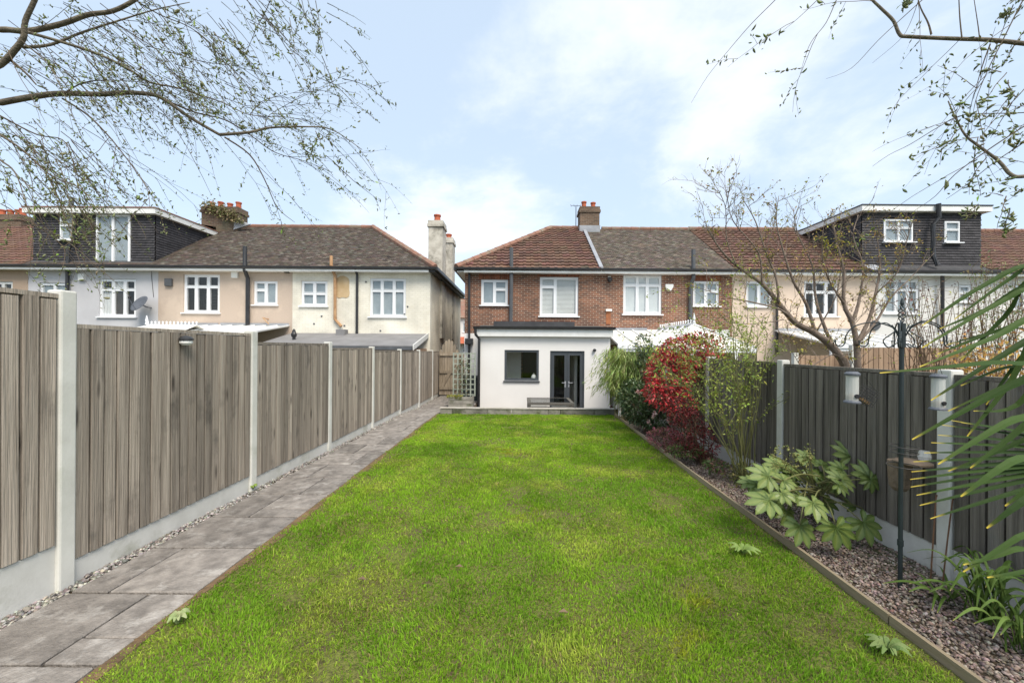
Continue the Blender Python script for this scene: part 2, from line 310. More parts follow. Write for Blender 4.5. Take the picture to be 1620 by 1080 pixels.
def palette(n, cs, wts=None, var=.18):
    cs = np.array(cs); i = rng.choice(len(cs), n, p=wts); return np.clip(cs[i]*(1+rng.normal(0,var,(n,1)))*(1+rng.normal(0,.06,(n,3))),.004,1)
def vnoise(x, y, s, seed=0):
    g = np.random.default_rng(seed).random((64,64)); u = x*s+100; v = y*s+100; i = np.floor(u).astype(int); j = np.floor(v).astype(int); a = u-i; b = v-j; a = a*a*(3-2*a); b = b*b*(3-2*b)
    q = lambda p,r: g[p % 64, r % 64]
    return (q(i,j)*(1-a)+q(i+1,j)*a)*(1-b)+(q(i,j+1)*(1-a)+q(i+1,j+1)*a)*b
def fbm(x, y, s, seed=0): return (vnoise(x,y,s,seed)*.5+vnoise(x,y,s*2.1,seed+1)*.3+vnoise(x,y,s*4.3,seed+2)*.2)
def gz(y): return -.0128*y
# ------------------------------------------------------------------ ground, lawn, path, bed, patio
PATIO = -.55
def pz(y): return gz(y) if y < 10.2 else (-.13-.12*min(1,(y-10.2)/1.8))
g = MB(); ys = [-60, 10.36, 10.361, 60, 4000]; zs = [gz(-60)-.05, gz(10.36)-.05, PATIO-.15, PATIO-.15, PATIO-.15]
for i in range(4):
    g.quad((-900,ys[i],zs[i]),(900,ys[i],zs[i]),(900,ys[i+1],zs[i+1]),(-900,ys[i+1],zs[i+1]))
tag(g.build('ground','ground'), kind='structure')
EX = [(.6,2.215),(2.2,2.23),(3.3,2.27),(5.1,2.31),(7.4,2.39),(9.6,2.49),(10.3,2.53)]
def ex(y): return float(np.interp(y,[a for a,_ in EX],[b for _,b in EX]))
g = MB(); yy = np.linspace(.3,10.25,24)
for a,b in zip(yy,yy[1:]): g.quad((-2.12,a,gz(a)-.012),(ex(a),a,gz(a)-.012),(ex(b),b,gz(b)-.012),(-2.12,b,gz(b)-.012))
lawn = tag(g.build('lawn','lawn_soil'), kind='structure')
g = MB()
for a,b in zip(yy,yy[1:]): g.quad((ex(a)+.02,a,gz(a)-.035),(3.16,a,gz(a)-.06),(3.16,b,gz(b)-.06),(ex(b)+.02,b,gz(b)-.035))
b_ = MB()
for a,b in zip(yy,yy[1:]): b_.quad((-2.125,a,gz(a)-.008),(-2.05-.03*math.sin(a*3.1),a,gz(a)-.008),(-2.05-.03*math.sin(b*3.1),b,gz(b)-.008),(-2.125,b,gz(b)-.008))
tag(b_.build('lawn_border','edge_soil'), kind='structure')
bed = tag(g.build('planting_bed','soil'), kind='structure')
g = MB(); g.box(-1.9,3.12,10.4,13.0,PATIO-.12,PATIO)
patio = tag(g.build('patio','paving'), kind='structure')
# path: base sheet and slabs
g = MB(); yp = [.3]+list(np.arange(1.0,15.3,.6))
for a,b in zip(yp,yp[1:]): g.quad((-3.06,a,pz(a)-.03),(-2.1,a,pz(a)-.03),(-2.1,b,pz(b)-.03),(-3.06,b,pz(b)-.03))
g.box(-2.1,-1.36,10.46,15.3,PATIO-.1,-.285); g.box(-3.06,-2.1,10.4,15.3,PATIO-.1,-.3)
path = tag(g.build('path','soil'), kind='structure')
def slab_obj(x0,x1,y0,y1,zf,parent,mat='slab',t=.05,name='slab'):
    cx,cy = (x0+x1)/2,(y0+y1)/2; b = MB(); b.box(x0-cx,x1-cx,y0-cy,y1-cy,-t,0); me = b.mesh(name,mat); o = bpy.data.objects.new(name,me)
    o.location = (cx,cy,zf(cy)+random.uniform(-.002,.003)); sl = (zf(y1)-zf(y0))/(y1-y0); o.rotation_euler = (math.atan(sl)+random.uniform(-.004,.004),random.uniform(-.005,.005),random.uniform(-.006,.006))
    attach(o,parent); bevel(o,.006,1); return o
y = .8; k = 0
while y < 15.0:
    dy_ = .6; sp_ = [-2.37,-2.62,-2.45,-2.7][k % 4]+random.uniform(-.02,.02)
    if k in (2,5,9):
        slab_obj(-2.955,sp_,y,y+dy_-.02,pz,path); slab_obj(sp_+.018,-2.12,y+.19,y+dy_-.02,pz,path); slab_obj(sp_+.018,-2.12,y,y+.18,pz,path)
    elif k in (4,11,15): slab_obj(-2.955,-2.12,y,y+dy_-.02,pz,path)
    else:
        slab_obj(-2.955,sp_,y,y+dy_-.02,pz,path); slab_obj(sp_+.018,-2.12+random.uniform(-.02,.015),y,y+dy_-.02,pz,path)
    if y > 10.5: slab_obj(-2.1,-1.4,y,y+dy_-.02,lambda q:-.25,path)
    y += dy_; k += 1
# retaining kerb between lawn and patio
kerb = thing('retaining_kerb',(0,10.35,-.13),'low grey stone block kerb between the lawn and the patio','kerb')
xs = [-2.04,-1.72,-.79,-.17,.79,1.11,2.02,2.56]
for a,b in zip(xs,xs[1:]): bevel(MB().box(a+.004,b-.004,10.27,10.39,PATIO-.1,-.012+random.uniform(-.004,.004)).build('block','kerb_stone',kerb),.006,1)
for a,b in zip([-2.05,-.9,.3,1.5],[-.9,.3,1.5,2.57]): MB().box(a+.003,b-.003,10.255,10.40,-.004,.02).build('coping','kerb_cap',kerb)
MB().box(-2.05,-1.93,10.40,10.52,-.4,-.05).build('block','kerb_stone',kerb)
# lawn edging boards
edg = thing('lawn_edging',(2.25,3,0),'low timber edging boards between the lawn and the gravel bed','edging')
for (y0,y1) in ((.6,2.35),(2.36,4.6),(4.61,7.0),(7.01,10.24)):
    n_ = 5; ysq = np.linspace(y0,y1,n_); b = MB()
    for a,c in zip(ysq,ysq[1:]):
        xa,xc = ex(a),ex(c); za,zc = gz(a)+.045,gz(c)+.045
        b.quad((xa,a,za),(xa+.024,a,za),(xc+.024,c,zc),(xc,c,zc)); b.quad((xa,a,za-.16),(xa,a,za),(xc,c,zc),(xc,c,zc-.16)); b.quad((xa+.024,a,za),(xa+.024,a,za-.16),(xc+.024,c,zc-.16),(xc+.024,c,zc))
    b.quad((ex(y0),y0,gz(y0)-.11),(ex(y0)+.024,y0,gz(y0)-.11),(ex(y0)+.024,y0,gz(y0)+.045),(ex(y0),y0,gz(y0)+.045))
    b.build('board','edging',edg)
# ------------------------------------------------------------------ fences
def fence(label, X, side, posts, tops, zg, bmat, gb_h, root_name='fence', nb=18, hgb=None):
    # side=+1: boards face +X (left fence), -1: boards face -X
    root = thing(root_name,(X,posts[0],zg(posts[0])),label,'fence')
    for i,yp_ in enumerate(posts):
        top = max(tops[max(i-1,0)],tops[min(i,len(tops)-1)])+.045
        b = MB().box(X-.05,X+.05,yp_-.05,yp_+.05,zg(yp_)-.2,top); b.prism([(X-.05,yp_-.05,top),(X+.05,yp_-.05,top),(X+.03,yp_-.03,top+.02),(X-.03,yp_-.03,top+.02)][:3],(0,.1,0)) if False else None
        o = b.build('post','concrete',root); bevel(o,.012,2)
    bm_cache = {}
    for i in range(len(posts)-1):
        a,c = posts[i]+.055,posts[i+1]-.055; top = tops[i]; gb = zg((a+c)/2)+gb_h[i] if isinstance(gb_h,list) else zg((a+c)/2)+gb_h
        gbt = gb; o = MB().box(X-.022,X+.022,posts[i]+.04,posts[i+1]-.04,zg(posts[i+1])-.12,gbt).build('gravel_board','gravel_board',root); bevel(o,.006,1)
        p = MB()
        for zz in (gbt+.2,(gbt+top)/2,top-.2): p.box(X-side*.032 if side>0 else X+.002,X-.004 if side>0 else X+.03,a,c,zz-.03,zz+.03)
        p.box(X-.03,X+.034,a-.003,c+.003,top-.012,top+.016); p.box(X-.0035,X-.001,a-.01,c+.01,gbt-.01,top-.014)
        pn = p.build('fence_panel',bmat,root)
        n_ = nb; w = (c-a)/n_; hgt = top-.014-gbt-.004
        for k in range(n_):
            b = bm_cache.get('b')
            if b is None:
                q = MB(); ww = w*.835
                q.prism([(0,0,0),(side*.030,0,0),(side*.033,.004,0),(side*.036,ww-.003,0),(side*.034,ww,0),(0,ww,0)],(0,0,1)); b = q.mesh('board',bmat); bm_cache['b'] = b
            o = bpy.data.objects.new('board',b); o.scale = (1,1,hgt-random.uniform(0,.012)); 
            o.location = (X+side*(.001+.003*random.random()),a+k*w+.006,gbt+.006); o.rotation_euler = (random.uniform(-.006,.006)*(0 if k in (0,n_-1) else 1),random.uniform(-.003,.003),random.uniform(-.03,.03))
            attach(o,pn)
    return root
LP = [.77]+[3.09*620/d for d in (722,423,301,232,188,158,137,121)]
LT = [1.92,1.727,1.63,1.56,1.50,1.47,1.45,1.43]
fl = fence('weathered grey board fence with white concrete posts running beside the paved path',-3.09,1,LP,LT,pz,'board',[.29,.16,.14,.12,.10,.10,.10,.10],nb=19)
RP = [1.08,2.92,4.76,6.59,8.42,10.25,12.08,13.9]
fr = fence('dark board fence with pale concrete posts behind the gravel planting bed',3.22,-1,RP,[1.41,1.415,1.43,1.43,1.43,1.43,1.43],lambda y:gz(y)-.06,'board_dark',.23,nb=17)
# brown neighbour fence beyond, across the next garden
def cross_fence(x0,x1,Y,top,label,steps):
    r = thing('garden_fence',(x0,Y,-.2),label,'fence')
    n_ = int((x1-x0)/.115); me = MB().prism([(0,0,0),(.125,0,0),(.125,-.008,0),(0,-.02,0)],(0,0,1)).mesh('board','board_brown')
    for k in range(n_):
        x = x0+k*.115; t = top+steps(x)+random.uniform(-.008,.008); o = bpy.data.objects.new('board',me); o.location = (x,Y,-.2); o.scale = (1,1,t+.2); attach(o,r)
    b = MB(); b.box(x0,x1,Y+.002,Y+.04,.9,1.0).build('rail','board_brown',r)
    for x in (x0,x1): MB().box(x-.05,x+.05,Y-.04,Y+.06,-.2,top+steps(x)+.06).build('post','concrete',r)
    return r
cross_fence(6.5,9.0,9.2,1.47,'short stretch of light brown board fence behind the leaning bare tree',lambda x:0)
cross_fence(7.6,10.2,8.9,1.66,'taller light brown board fence behind the bird feeder pole',lambda x:0)
# ------------------------------------------------------------------ gravel
def stones(name, n, fx, sz, cols, parent, label=None):
    ico = np.array([(0,0,1),(.9,0,.25),(.28,.85,.25),(-.73,.53,.25),(-.73,-.53,.25),(.28,-.85,.25),(.7,.5,-.4),(-.28,.85,-.4),(-.9,0,-.4),(-.28,-.85,-.4),(.7,-.5,-.4)])
    fc = np.array([(0,1,2),(0,2,3),(0,3,4),(0,4,5),(0,5,1),(1,6,2),(2,7,3),(3,8,4),(4,9,5),(5,10,1),(2,6,7),(3,7,8),(4,8,9),(5,9,10),(1,10,6)])
    p = fx(n); n = len(p); s = sz*np.exp(np.clip(rng.normal(0,.3,(n,1,1)),-.7,.5))*np.array([1,1,.6])*rng.uniform(.6,1.3,(n,1,3))
    v = ico[None]*(1+rng.normal(0,.13,(n,11,1)))*s; a = rng.uniform(0,6.28,n); ca,sa = np.cos(a)[:,None],np.sin(a)[:,None]
    tl = rng.normal(0,.35,(n,1)); x = v[...,0]*ca-v[...,1]*sa; y_ = v[...,0]*sa+v[...,1]*ca; z = v[...,2]+x*tl
    V = np.stack([x,y_,z],-1)+p[:,None,:]; k = np.arange(n)[:,None,None]*11; f = (k+fc[None]).reshape(-1,3)
    o = np_mesh(name,V.reshape(-1,3),[f],np.repeat(palette(n,cols),11,0),'stone',parent); tag(o,kind='stuff'); 
    if label: tag(o,label,'gravel')
    return o
def bedpts(n):
    y = .8+9.4*rng.random(n)**1.9; lo = np.interp(y,[a for a,_ in EX],[b for _,b in EX])+.03; x = lo+(3.19-lo)*rng.random(n)
    return np.stack([x,y,gz(y)-.035-.02*(x-lo)+rng.uniform(-.004,.014,n)],1)
stones('gravel',34000,bedpts,.0092,[(.36,.285,.235),(.26,.20,.165),(.46,.385,.32),(.19,.145,.12),(.32,.235,.195)],None,'loose pinkish brown slate gravel covering the planting bed')
def strip(n):
    y = 1.5+13*rng.random(n)**1.6; x = -3.075+.13*rng.random(n); return np.stack([x,y,np.array([pz(q) for q in y])-.012+rng.uniform(-.004,.008,n)],1)
stones('gravel',5200,strip,.0105,[(.36,.335,.30),(.25,.23,.205),(.48,.45,.41),(.17,.155,.14)],None,'narrow strip of grey gravel between the fence and the path')
# ------------------------------------------------------------------ grass
def grass():
    n = 350000
    y = 1.25+8.95*rng.random(n)**1.75; lo = -2.13+.05*vnoise(y,y*0,3.0,5)-.03*vnoise(y,y*0,9.0,6); hi = np.interp(y,[a for a,_ in EX],[b for _,b in EX])-.005
    x = lo+(hi-lo)*rng.random(n)
    bare = fbm(x,y,2.6,20); edge = np.minimum(x-lo,hi-x); keep = (bare > .30+.09*rng.random(n)) & (edge+.02*rng.normal(size=n) > .035)
    keep |= rng.random(n) < .3
    x,y,edge = x[keep],y[keep],edge[keep]; n = len(x)
    tuft = fbm(x,y,4.5,40); t2 = fbm(x,y,1.1,70); t3 = fbm(x,y,9,90)
    h = (.012+.018*np.clip((tuft-.3)*2.2,0,1))*np.exp(rng.normal(0,.28,n))*(1+.25*(t3-.5)); h *= np.clip(.55+edge*3,.55,1)
    w = .00135+.0006*y; w = w*np.exp(rng.normal(0,.25,n))
    a = rng.uniform(0,6.283,n); lean = np.abs(rng.normal(.0,.6,n))+.12
    flow = 6.283*fbm(x,y,1.4,130)*2; a = np.where(rng.random(n)<.6,flow+rng.normal(0,.7,n),a)
    d = np.stack([np.cos(a),np.sin(a)],1); s_a = rng.uniform(0,3.14,n); s = np.stack([np.cos(s_a),np.sin(s_a)],1)
    z0 = gz(y)-.012; m = .55
    B = np.stack([x,y,z0],1); O = lambda hx,hz: B+np.concatenate([d*(hx*h)[:,None],(hz*h)[:,None]],1)
    sw = lambda f: np.concatenate([s*(w*f)[:,None],np.zeros((n,1))],1)
    mid = O(lean*.3,np.full(n,.55)); tip = O(lean*.95,1-.35*np.clip(lean,0,1.2))
    V = np.stack([B+sw(1),B-sw(1),mid-sw(.85),mid+sw(.85),tip],1).reshape(-1,3); k = np.arange(n)[:,None]*5
    cg = np.array([.28,.47,.028]); cy_ = np.array([.46,.53,.08]); cd = np.array([.18,.345,.022]); cs = np.array([.34,.28,.115])
    q = np.clip((t2-.35)*2.6+.22*rng.normal(size=n),0,1)[:,None]; col = cd*(1-q)+cg*q
    q2 = np.clip((fbm(x,y,1.9,160)-.5)*3.0+.25*rng.normal(size=n),0,1)[:,None]; col = col*(1-.85*q2)+cy_*.85*q2
    st = rng.random(n) < (.05+.22*np.clip((fbm(x,y,3.3,190)-.52)*4,0,1)+.25*(edge<.06)); col[st] = cs*rng.uniform(.6,1.15,(st.sum(),1))
    moss = np.clip(sum(np.exp(-((x-a_)**2+(y-b_)**2)/c_) for a_,b_,c_ in ((.12,3.9,.02),(.9,2.2,.03),(1.2,2.6,.02),(-.2,6.4,.05))),0,1)*np.clip(fbm(x,y,8,300)*3-1,0,1); col = col*(1-.7*moss[:,None])+np.array([.42,.34,.03])*.7*moss[:,None]
    col *= np.exp(rng.normal(0,.14,(n,1)))
    c5 = np.repeat(col,5,0)
    o = np_mesh('grass',V,[k+np.array([[0,1,2,3]]),k+np.array([[3,2,4]])],c5,'grass_blade',None)
    tag(o,'short uneven green lawn grass with yellowish mossy patches','grass',kind='stuff')
grass()
# dead leaves lying on the lawn
k = 0
for (px,py,lab) in ((573,912,'pale curled dead leaf on the lawn left of the middle'),(892,962,'pinkish brown dead leaf low on the lawn near the middle'),(727,891,'small grey dead leaf on the lawn left of centre')):
    Y = 1.6*F/(py-CY)*.985; q = P(px,py,Y); q.z = gz(Y)+.035; b = MB(); b.quad(q+Vector((-.035,0,0)),q+Vector((-.005,-.014,.01)),q+Vector((.03,-.004,.0)),q+Vector((.0,.014,.014)))
    tag(b.build('dead_leaf','stem_brown'),lab,'leaf')
# ------------------------------------------------------------------ houses
YW, YB, ZE, YR, ZR = 15.3, 23.3, 4.62, 19.3, 7.46
BASE = PATIO-.15
def rect(px0,py0,px1,py1,Y):
    a = P(px0,(py0+py1)/2,Y).x; b = P(px1,(py0+py1)/2,Y).x; c = P((px0+px1)/2,py1,Y).z; d = P((px0+px1)/2,py0,Y).z
    return (a,b,c,d)
G3 = [(0,0,1/3,.68),(1/3,0,2/3,.68),(2/3,0,1,.68),(0,.68,1/3,1),(1/3,.68,2/3,1),(2/3,.68,1,1)]
def window(par, h, Y, panes, mat='upvc', glass='glass', back='curtain', bar=.10, sill=True, proud=.0, backs=None, name='window'):
    x0,x1,z0,z1 = h; w,hh = x1-x0,z1-z0; hs = []
    for (u0,v0,u1,v1) in panes:
        hs.append((x0+u0*w+(bar if u0==0 else bar*.6),x0+u1*w-(bar if u1==1 else bar*.6),z0+v0*hh+(bar if v0==0 else bar*.55),z0+v1*hh-(bar if v1==1 else bar*.55)))
    fy = Y+.05-proud
    fo = MB().slab(x0+.002,x1-.002,z0+.002,z1-.002,fy,fy+.07,hs).build(name,mat,par)
    for i,q in enumerate(hs):
        MB().box(q[0]-.01,q[1]+.01,fy+.03,fy+.036,q[2]-.01,q[3]+.01).build('pane',glass,fo)
        # slim sash bead round each pane
    bd = MB()
    for q in hs:
        bd.slab(q[0]-.022,q[1]+.022,q[2]-.022,q[3]+.022,fy-.014,fy+.002,[(q[0],q[1],q[2],q[3])])
    bd.build('sash',mat,fo)
    if sill: MB().box(x0-.06,x1+.06,Y-.07-proud,fy+.02,z0-.045,z0-.002).build('sill',mat,fo)
    for i,q in enumerate(hs):
        bk = (backs[i] if backs else back)
        if bk == 'slats':
            b = MB(); z = q[2]
            while z < q[3]: b.box(q[0],q[1],fy+.12,fy+.17,z,z+.012); z += .06
            b.build('blind','blind_dark',fo)
        elif bk == 'slats_white':
            b = MB(); z = q[2]
            while z < q[3]: b.prism([(q[0],fy+.05,z),(q[0],fy+.055,z),(q[0],fy+.075,z+.044),(q[0],fy+.07,z+.044)],(q[1]-q[0],0,0)); z += .05
            b.build('blind','plastic_white',fo)
        elif bk == 'curtain':
            b = MB(); n_ = 14
            for k in range(n_):
                xa = q[0]-.02+(q[1]-q[0]+.04)*k/n_; xb = q[0]-.02+(q[1]-q[0]+.04)*(k+1)/n_; ya = fy+.06+.015*math.sin(k*1.9+i); yb_ = fy+.06+.015*math.sin((k+1)*1.9+i)
                b.quad((xa,ya,q[2]),(xb,yb_,q[2]),(xb,yb_,q[3]),(xa,ya,q[3]))
            b.build('curtain','curtain',fo)
        elif bk: MB().box(q[0]-.01,q[1]+.01,fy+.05,fy+.055,q[2]-.01,q[3]+.01).build('backing',bk,fo)
    return fo
def tiles(E0,E1,R0,R1,course,tw,thick,base,mat,parent,name='roof_tiles',objects=False,roll=False,var=.18,under=True,alt=None):
    E0,E1,R0,R1 = map(Vector,(E0,E1,R0,R1)); ax = (E1-E0).normalized(); up = ((R0+R1)/2-(E0+E1)/2); up = (up-ax*up.dot(ax)); Ls = up.length; up.normalize(); nn = ax.cross(up).normalized()
    if nn.z < 0 and abs(nn.z) > .05: nn = -nn
    if abs(nn.z) <= .05 and nn.y > 0 and abs(nn.y) > .5: nn = -nn
    sl = lambda p: (p-E0).dot(ax)
    l0,r0,l1,r1 = 0,sl(E1),sl(R0),sl(R1); n = max(1,int(round(Ls/course))); dc = Ls/n
    mb = MB(); rn = random.Random(5)
    lo = min(l0,l1)-tw; hi = max(r0,r1)+tw; cnt = 0
    for k in range(n):
        t0,t1 = k/n,min(1,(k+1.0)/n); La,Ra = l0+(l1-l0)*t0,r0+(r1-r0)*t0; Lb,Rb = l0+(l1-l0)*t1,r0+(r1-r0)*t1
        s = lo+(tw/2 if (k % 2 and not roll) else 0)
        while s < hi:
            a,b = max(s,La),min(s+tw,Ra); a2,b2 = max(s,Lb),min(s+tw,Rb); s += tw
            if b-a < tw*.12 or (b2-a2) < 0: 
                if not (b-a > tw*.12): continue
                a2 = b2 = (max(min(a2,Rb),Lb))
            f = 1+rn.gauss(0,var*(.5 if roll else 1)); f = max(.45,min(1.7,f)); bc = base if (alt is None or rn.random() > .25) else alt
            m = MB() if objects else mb; m.col = tuple(max(.004,c*f*(1+rn.gauss(0,.05))) for c in bc)
            j = rn.uniform(0,.25)*thick; pt = lambda q,t,h: E0+ax*q+up*(t*Ls)+nn*h
            if roll:
                prof = [(0,0),(.5,0),(.62,.022),(.86,.022),(1,0)]
                for (f0,h0),(f1,h1) in zip(prof,prof[1:]):
                    m.quad(pt(a+(b-a)*f0,t0,thick+h0),pt(a+(b-a)*f1,t0,thick+h1),pt(a2+(b2-a2)*f1,t1,.004+h1),pt(a2+(b2-a2)*f0,t1,.004+h0))
                    m.quad(pt(a+(b-a)*f0,t0,0),pt(a+(b-a)*f1,t0,0),pt(a+(b-a)*f1,t0,thick+h1),pt(a+(b-a)*f0,t0,thick+h0))
            else:
                g0 = tw*.03
                m.quad(pt(a+g0,t0,thick+j),pt(b-g0,t0,thick+j),pt(b2-g0,t1,.003+j*.3),pt(a2+g0,t1,.003+j*.3)); m.quad(pt(a+g0,t0,0),pt(b-g0,t0,0),pt(b-g0,t0,thick+j),pt(a+g0,t0,thick+j))
                m.quad(pt(a+g0,t0,0),pt(a+g0,t0,thick+j),pt(a2+g0,t1,.003)); m.quad(pt(b-g0,t0,0),pt(b2-g0,t1,.003),pt(b-g0,t0,thick+j))
            if objects: m.build('tile',mat,parent,cols=True); cnt += 1
    if not objects:
        o = mb.build(name,mat,parent,cols=True); tag(o,kind='stuff'); return o
def ridge(pts, parent, r=.11, mat='ridge_tile', name='ridge_tile', step=.45):
    a,b = Vector(pts[0]),Vector(pts[1]); d = b-a; n = max(1,int(d.length/step)); 
    for k in range(n):
        p = a+d*(k/n); q = a+d*((k+1)/n); m = MB(); m.tube([p,p+(q-p)*.5,q],[r*1.05,r,r*.93],n=8); m.build(name,mat,parent)
def pipe(pts, parent, r=.045, mat='gutter_black', name='downpipe'):
    m = MB(); m.tube(pts,r,n=8); o = m.build(name,mat,parent,smooth=False); return o
def gutter(x0,x1,parent,z=ZE-.02,y=14.93,mat='gutter_black'):
    m = MB(); pr = [(x0,y-.06,z+.05),(x0,y-.05,z-.02),(x0,y,z-.055),(x0,y+.05,z-.02),(x0,y+.06,z+.05)]; m.prism(pr,(x1-x0,0,0)); m.build('gutter',mat,parent)
def shell(root,x0,x1,wmat,holes,side_l=False,side_r=False,side_mat=None,zt=ZE+.05):
    MB().slab(x0,x1,BASE,zt,YW,YW+.28,holes).build('wall',wmat,root)
    if side_l: MB().box(x0,x0+.28,YW+.283,YB,BASE,zt).build('side_wall',side_mat or wmat,root)
    if side_r: MB().box(x1-.28,x1,YW+.283,YB,BASE,zt).build('side_wall',side_mat or wmat,root)
    MB().box(x0+.3,x1-.3,YB-.25,YB,BASE,zt-.01).build('back_wall',wmat,root)
    MB().box(x0+.3,x1-.3,YW+2.6,YW+2.7,BASE+.1,zt-.02).build('partition','interior_dark',root)
    MB().box(x0+.3,x1-.3,YW+.3,YB-.3,2.0,2.2).build('floor','interior_dark',root)
    MB().box(x0,x1,14.97,YW-.002,ZE-.14,ZE-.08).build('soffit','painted_white',root)
    MB().box(x0,x1,14.955,14.968,ZE-.15,ZE+.02).build('fascia','painted_white',root)
def roof_sides(root,x0e,x1e,x0r,x1r,mat='roof_felt'):
    m = MB(); m.quad((x0e,15.0,ZE),(x1e,15.0,ZE),(x1r,YR,ZR-.02),(x0r,YR,ZR-.02)); m.quad((x1e,23.6,ZE),(x0e,23.6,ZE),(x0r,YR,ZR-.02),(x1r,YR,ZR-.02))
    if abs(x0e-x0r) > .01: m.quad((x0e,23.6,ZE),(x0e,15.0,ZE),(x0r,YR,ZR-.02))
    if abs(x1e-x1r) > .01: m.quad((x1e,15.0,ZE),(x1e,23.6,ZE),(x1r,YR,ZR-.02))
    return m.build('roof',mat,root)
def stack(root,px0,px1,pyt,Y,zb,mat,pots,depth=.55,name='chimney',potr=.13,cap=True):
    a,b,_,zt = rect(px0,pyt,px1,pyt+20,Y); m = MB(); m.box(a,b,Y-depth/2,Y+depth/2,zb,zt-.28); 
    m.box(a-.05,b+.05,Y-depth/2-.05,Y+depth/2+.05,zt-.279,zt-.16); m.box(a-.02,b+.02,Y-depth/2-.02,Y+depth/2+.02,zt-.159,zt)
    o = m.build(name,mat,root)
    for k in range(pots):
        x = a+(b-a)*(k+.5)/pots; hgt = random.uniform(.26,.36); MB().lathe((x,Y+random.uniform(-.06,.06),zt),[(potr*1.1,0),(potr*1.1,.05),(potr*.9,.07),(potr*.82,hgt-.07),(potr*1.02,hgt-.06),(potr*1.02,hgt),(potr*.7,hgt),(potr*.7,hgt-.05)],12).build('chimney_pot','terracotta',o)
    return o,(a,b,zt)
TB = (.105,.082,.066); TBL = (.16,.14,.115); TR = (.168,.096,.070); TRD = (.14,.082,.062)
def dormer(root,px0,px1,pyt,pyb,Y,wins,fascia_mat,cheek,red=False):
    x0,x1,z0,z1 = rect(px0,pyt,px1,pyb,Y); z0 = ZE+.12; zf = z1-.26; hs = [rect(*w[0],Y) for w in wins]
    MB().slab(x0,x1,z0,zf,Y+.03,Y+.15,hs).build('dormer_wall','tile_slate',root)
    mb = MB(); rn = random.Random(3); c = .098; n = int((zf-z0)/c)
    for k in range(n):
        za,zb = z0+k*(zf-z0)/n,z0+(k+1)*(zf-z0)/n; s = x0-(.0825 if k % 2 else 0)
        while s < x1:
            a,b = max(s,x0)+.002,min(s+.165,x1)-.002; s += .165
            if b-a < .02: continue
            if any(a < h[1]+.03 and b > h[0]-.03 and za < h[3]+.0 and zb > h[2]-.02 for h in hs):
                h = [h for h in hs if a < h[1]+.03 and b > h[0]-.03 and za < h[3] and zb > h[2]-.02][0]
                if a < h[0]-.05: b = h[0]-.03
                elif b > h[1]+.05: a = h[1]+.03
                else: continue
            mb.col = (1+rn.gauss(0,.13),)*3; j = rn.uniform(0,.006); mb.quad((a,Y-.002-j,za),(b,Y-.002-j,za),(b,Y+.028,zb+.01),(a,Y+.028,zb+.01)); mb.quad((a,Y+.03,za),(b,Y+.03,za),(b,Y-.002-j,za),(a,Y-.002-j,za))
        # cheek courses
        for sx,sg in ((x0,-1),(x1,1)):
            if sg not in cheek: continue
            ye = 15.0+(za-ZE)/(ZR-ZE)*(YR-15.0); q = Y+.03
            while q < ye+.1:
                q2 = min(q+.165,ye+.2); mb.col = (1+rn.gauss(0,.13),)*3; mb.quad((sx+sg*.03,q,za),(sx+sg*.03,q2-.004,za),(sx,q2-.004,zb+.01),(sx,q,zb+.01)); mb.quad((sx,q,za),(sx,q2-.004,za),(sx+sg*.03,q2-.004,za),(sx+sg*.03,q,za)); q = q2
    tag(mb.build('cladding_tiles','tile_slate',root,cols=True),kind='stuff')
    for sx,sg in ((x0,-1),(x1,1)):
        m = MB(); m.prism([(sx,Y+.16,z0),(sx,YR,ZR-.1),(sx,YR,zf),(sx,Y+.16,zf)],(-sg*.1,0,0)); m.build('dormer_cheek','tile_slate',root)
    MB().box(x0-.18,x1+.18,Y-.20,YR+.1,zf,zf+.2).build('dormer_fascia',fascia_mat,root)
    MB().box(x0-.2,x1+.2,Y-.22,YR+.12,zf+.202,zf+.25).build('dormer_roof','gutter_black' if not red else 'ridge_tile',root)
    for (rc,panes,bk) in wins:
        window(root,rect(*rc,Y),Y-.06,panes,back=bk,bar=.07,sill=True)
    m = MB(); m.prism([(x0,Y-.12,ZE+.02),(x0,Y+.03,ZE+.125),(x0,Y+.03,ZE+.02)],(x1-x0,0,0)); m.build('dormer_apron','lead',root)
    return (x0,x1,zf)
XA0,XA1,XA2,XA3,XA4 = -24.6,-19.15,-14.07,-8.83,-3.45
# far-left house with red roof
h0 = thing('terraced_house',(-21.8,YW,BASE),'tan walled terraced house with red tiled roof at the far left edge','house')
w0 = rect(-14,445,20,490,YW); shell(h0,XA0,XA1-.004,'tan_wall',[w0],True,False)
rf = roof_sides(h0,XA0-.2,XA1,XA0-.2,XA1); tiles((XA0-.2,15.0,ZE),(XA1,15.0,ZE),(XA0-.2,YR,ZR),(XA1,YR,ZR),.27,.3,.035,TR,'tile_red',rf,roll=True)
window(h0,w0,YW,[(0,0,.5,1),(.5,0,1,1)],back=None,mat='painted_white'); gutter(XA0,XA1,h0); stack(h0,-20,44,342,YR,ZR-.6,'brick_stack',6)
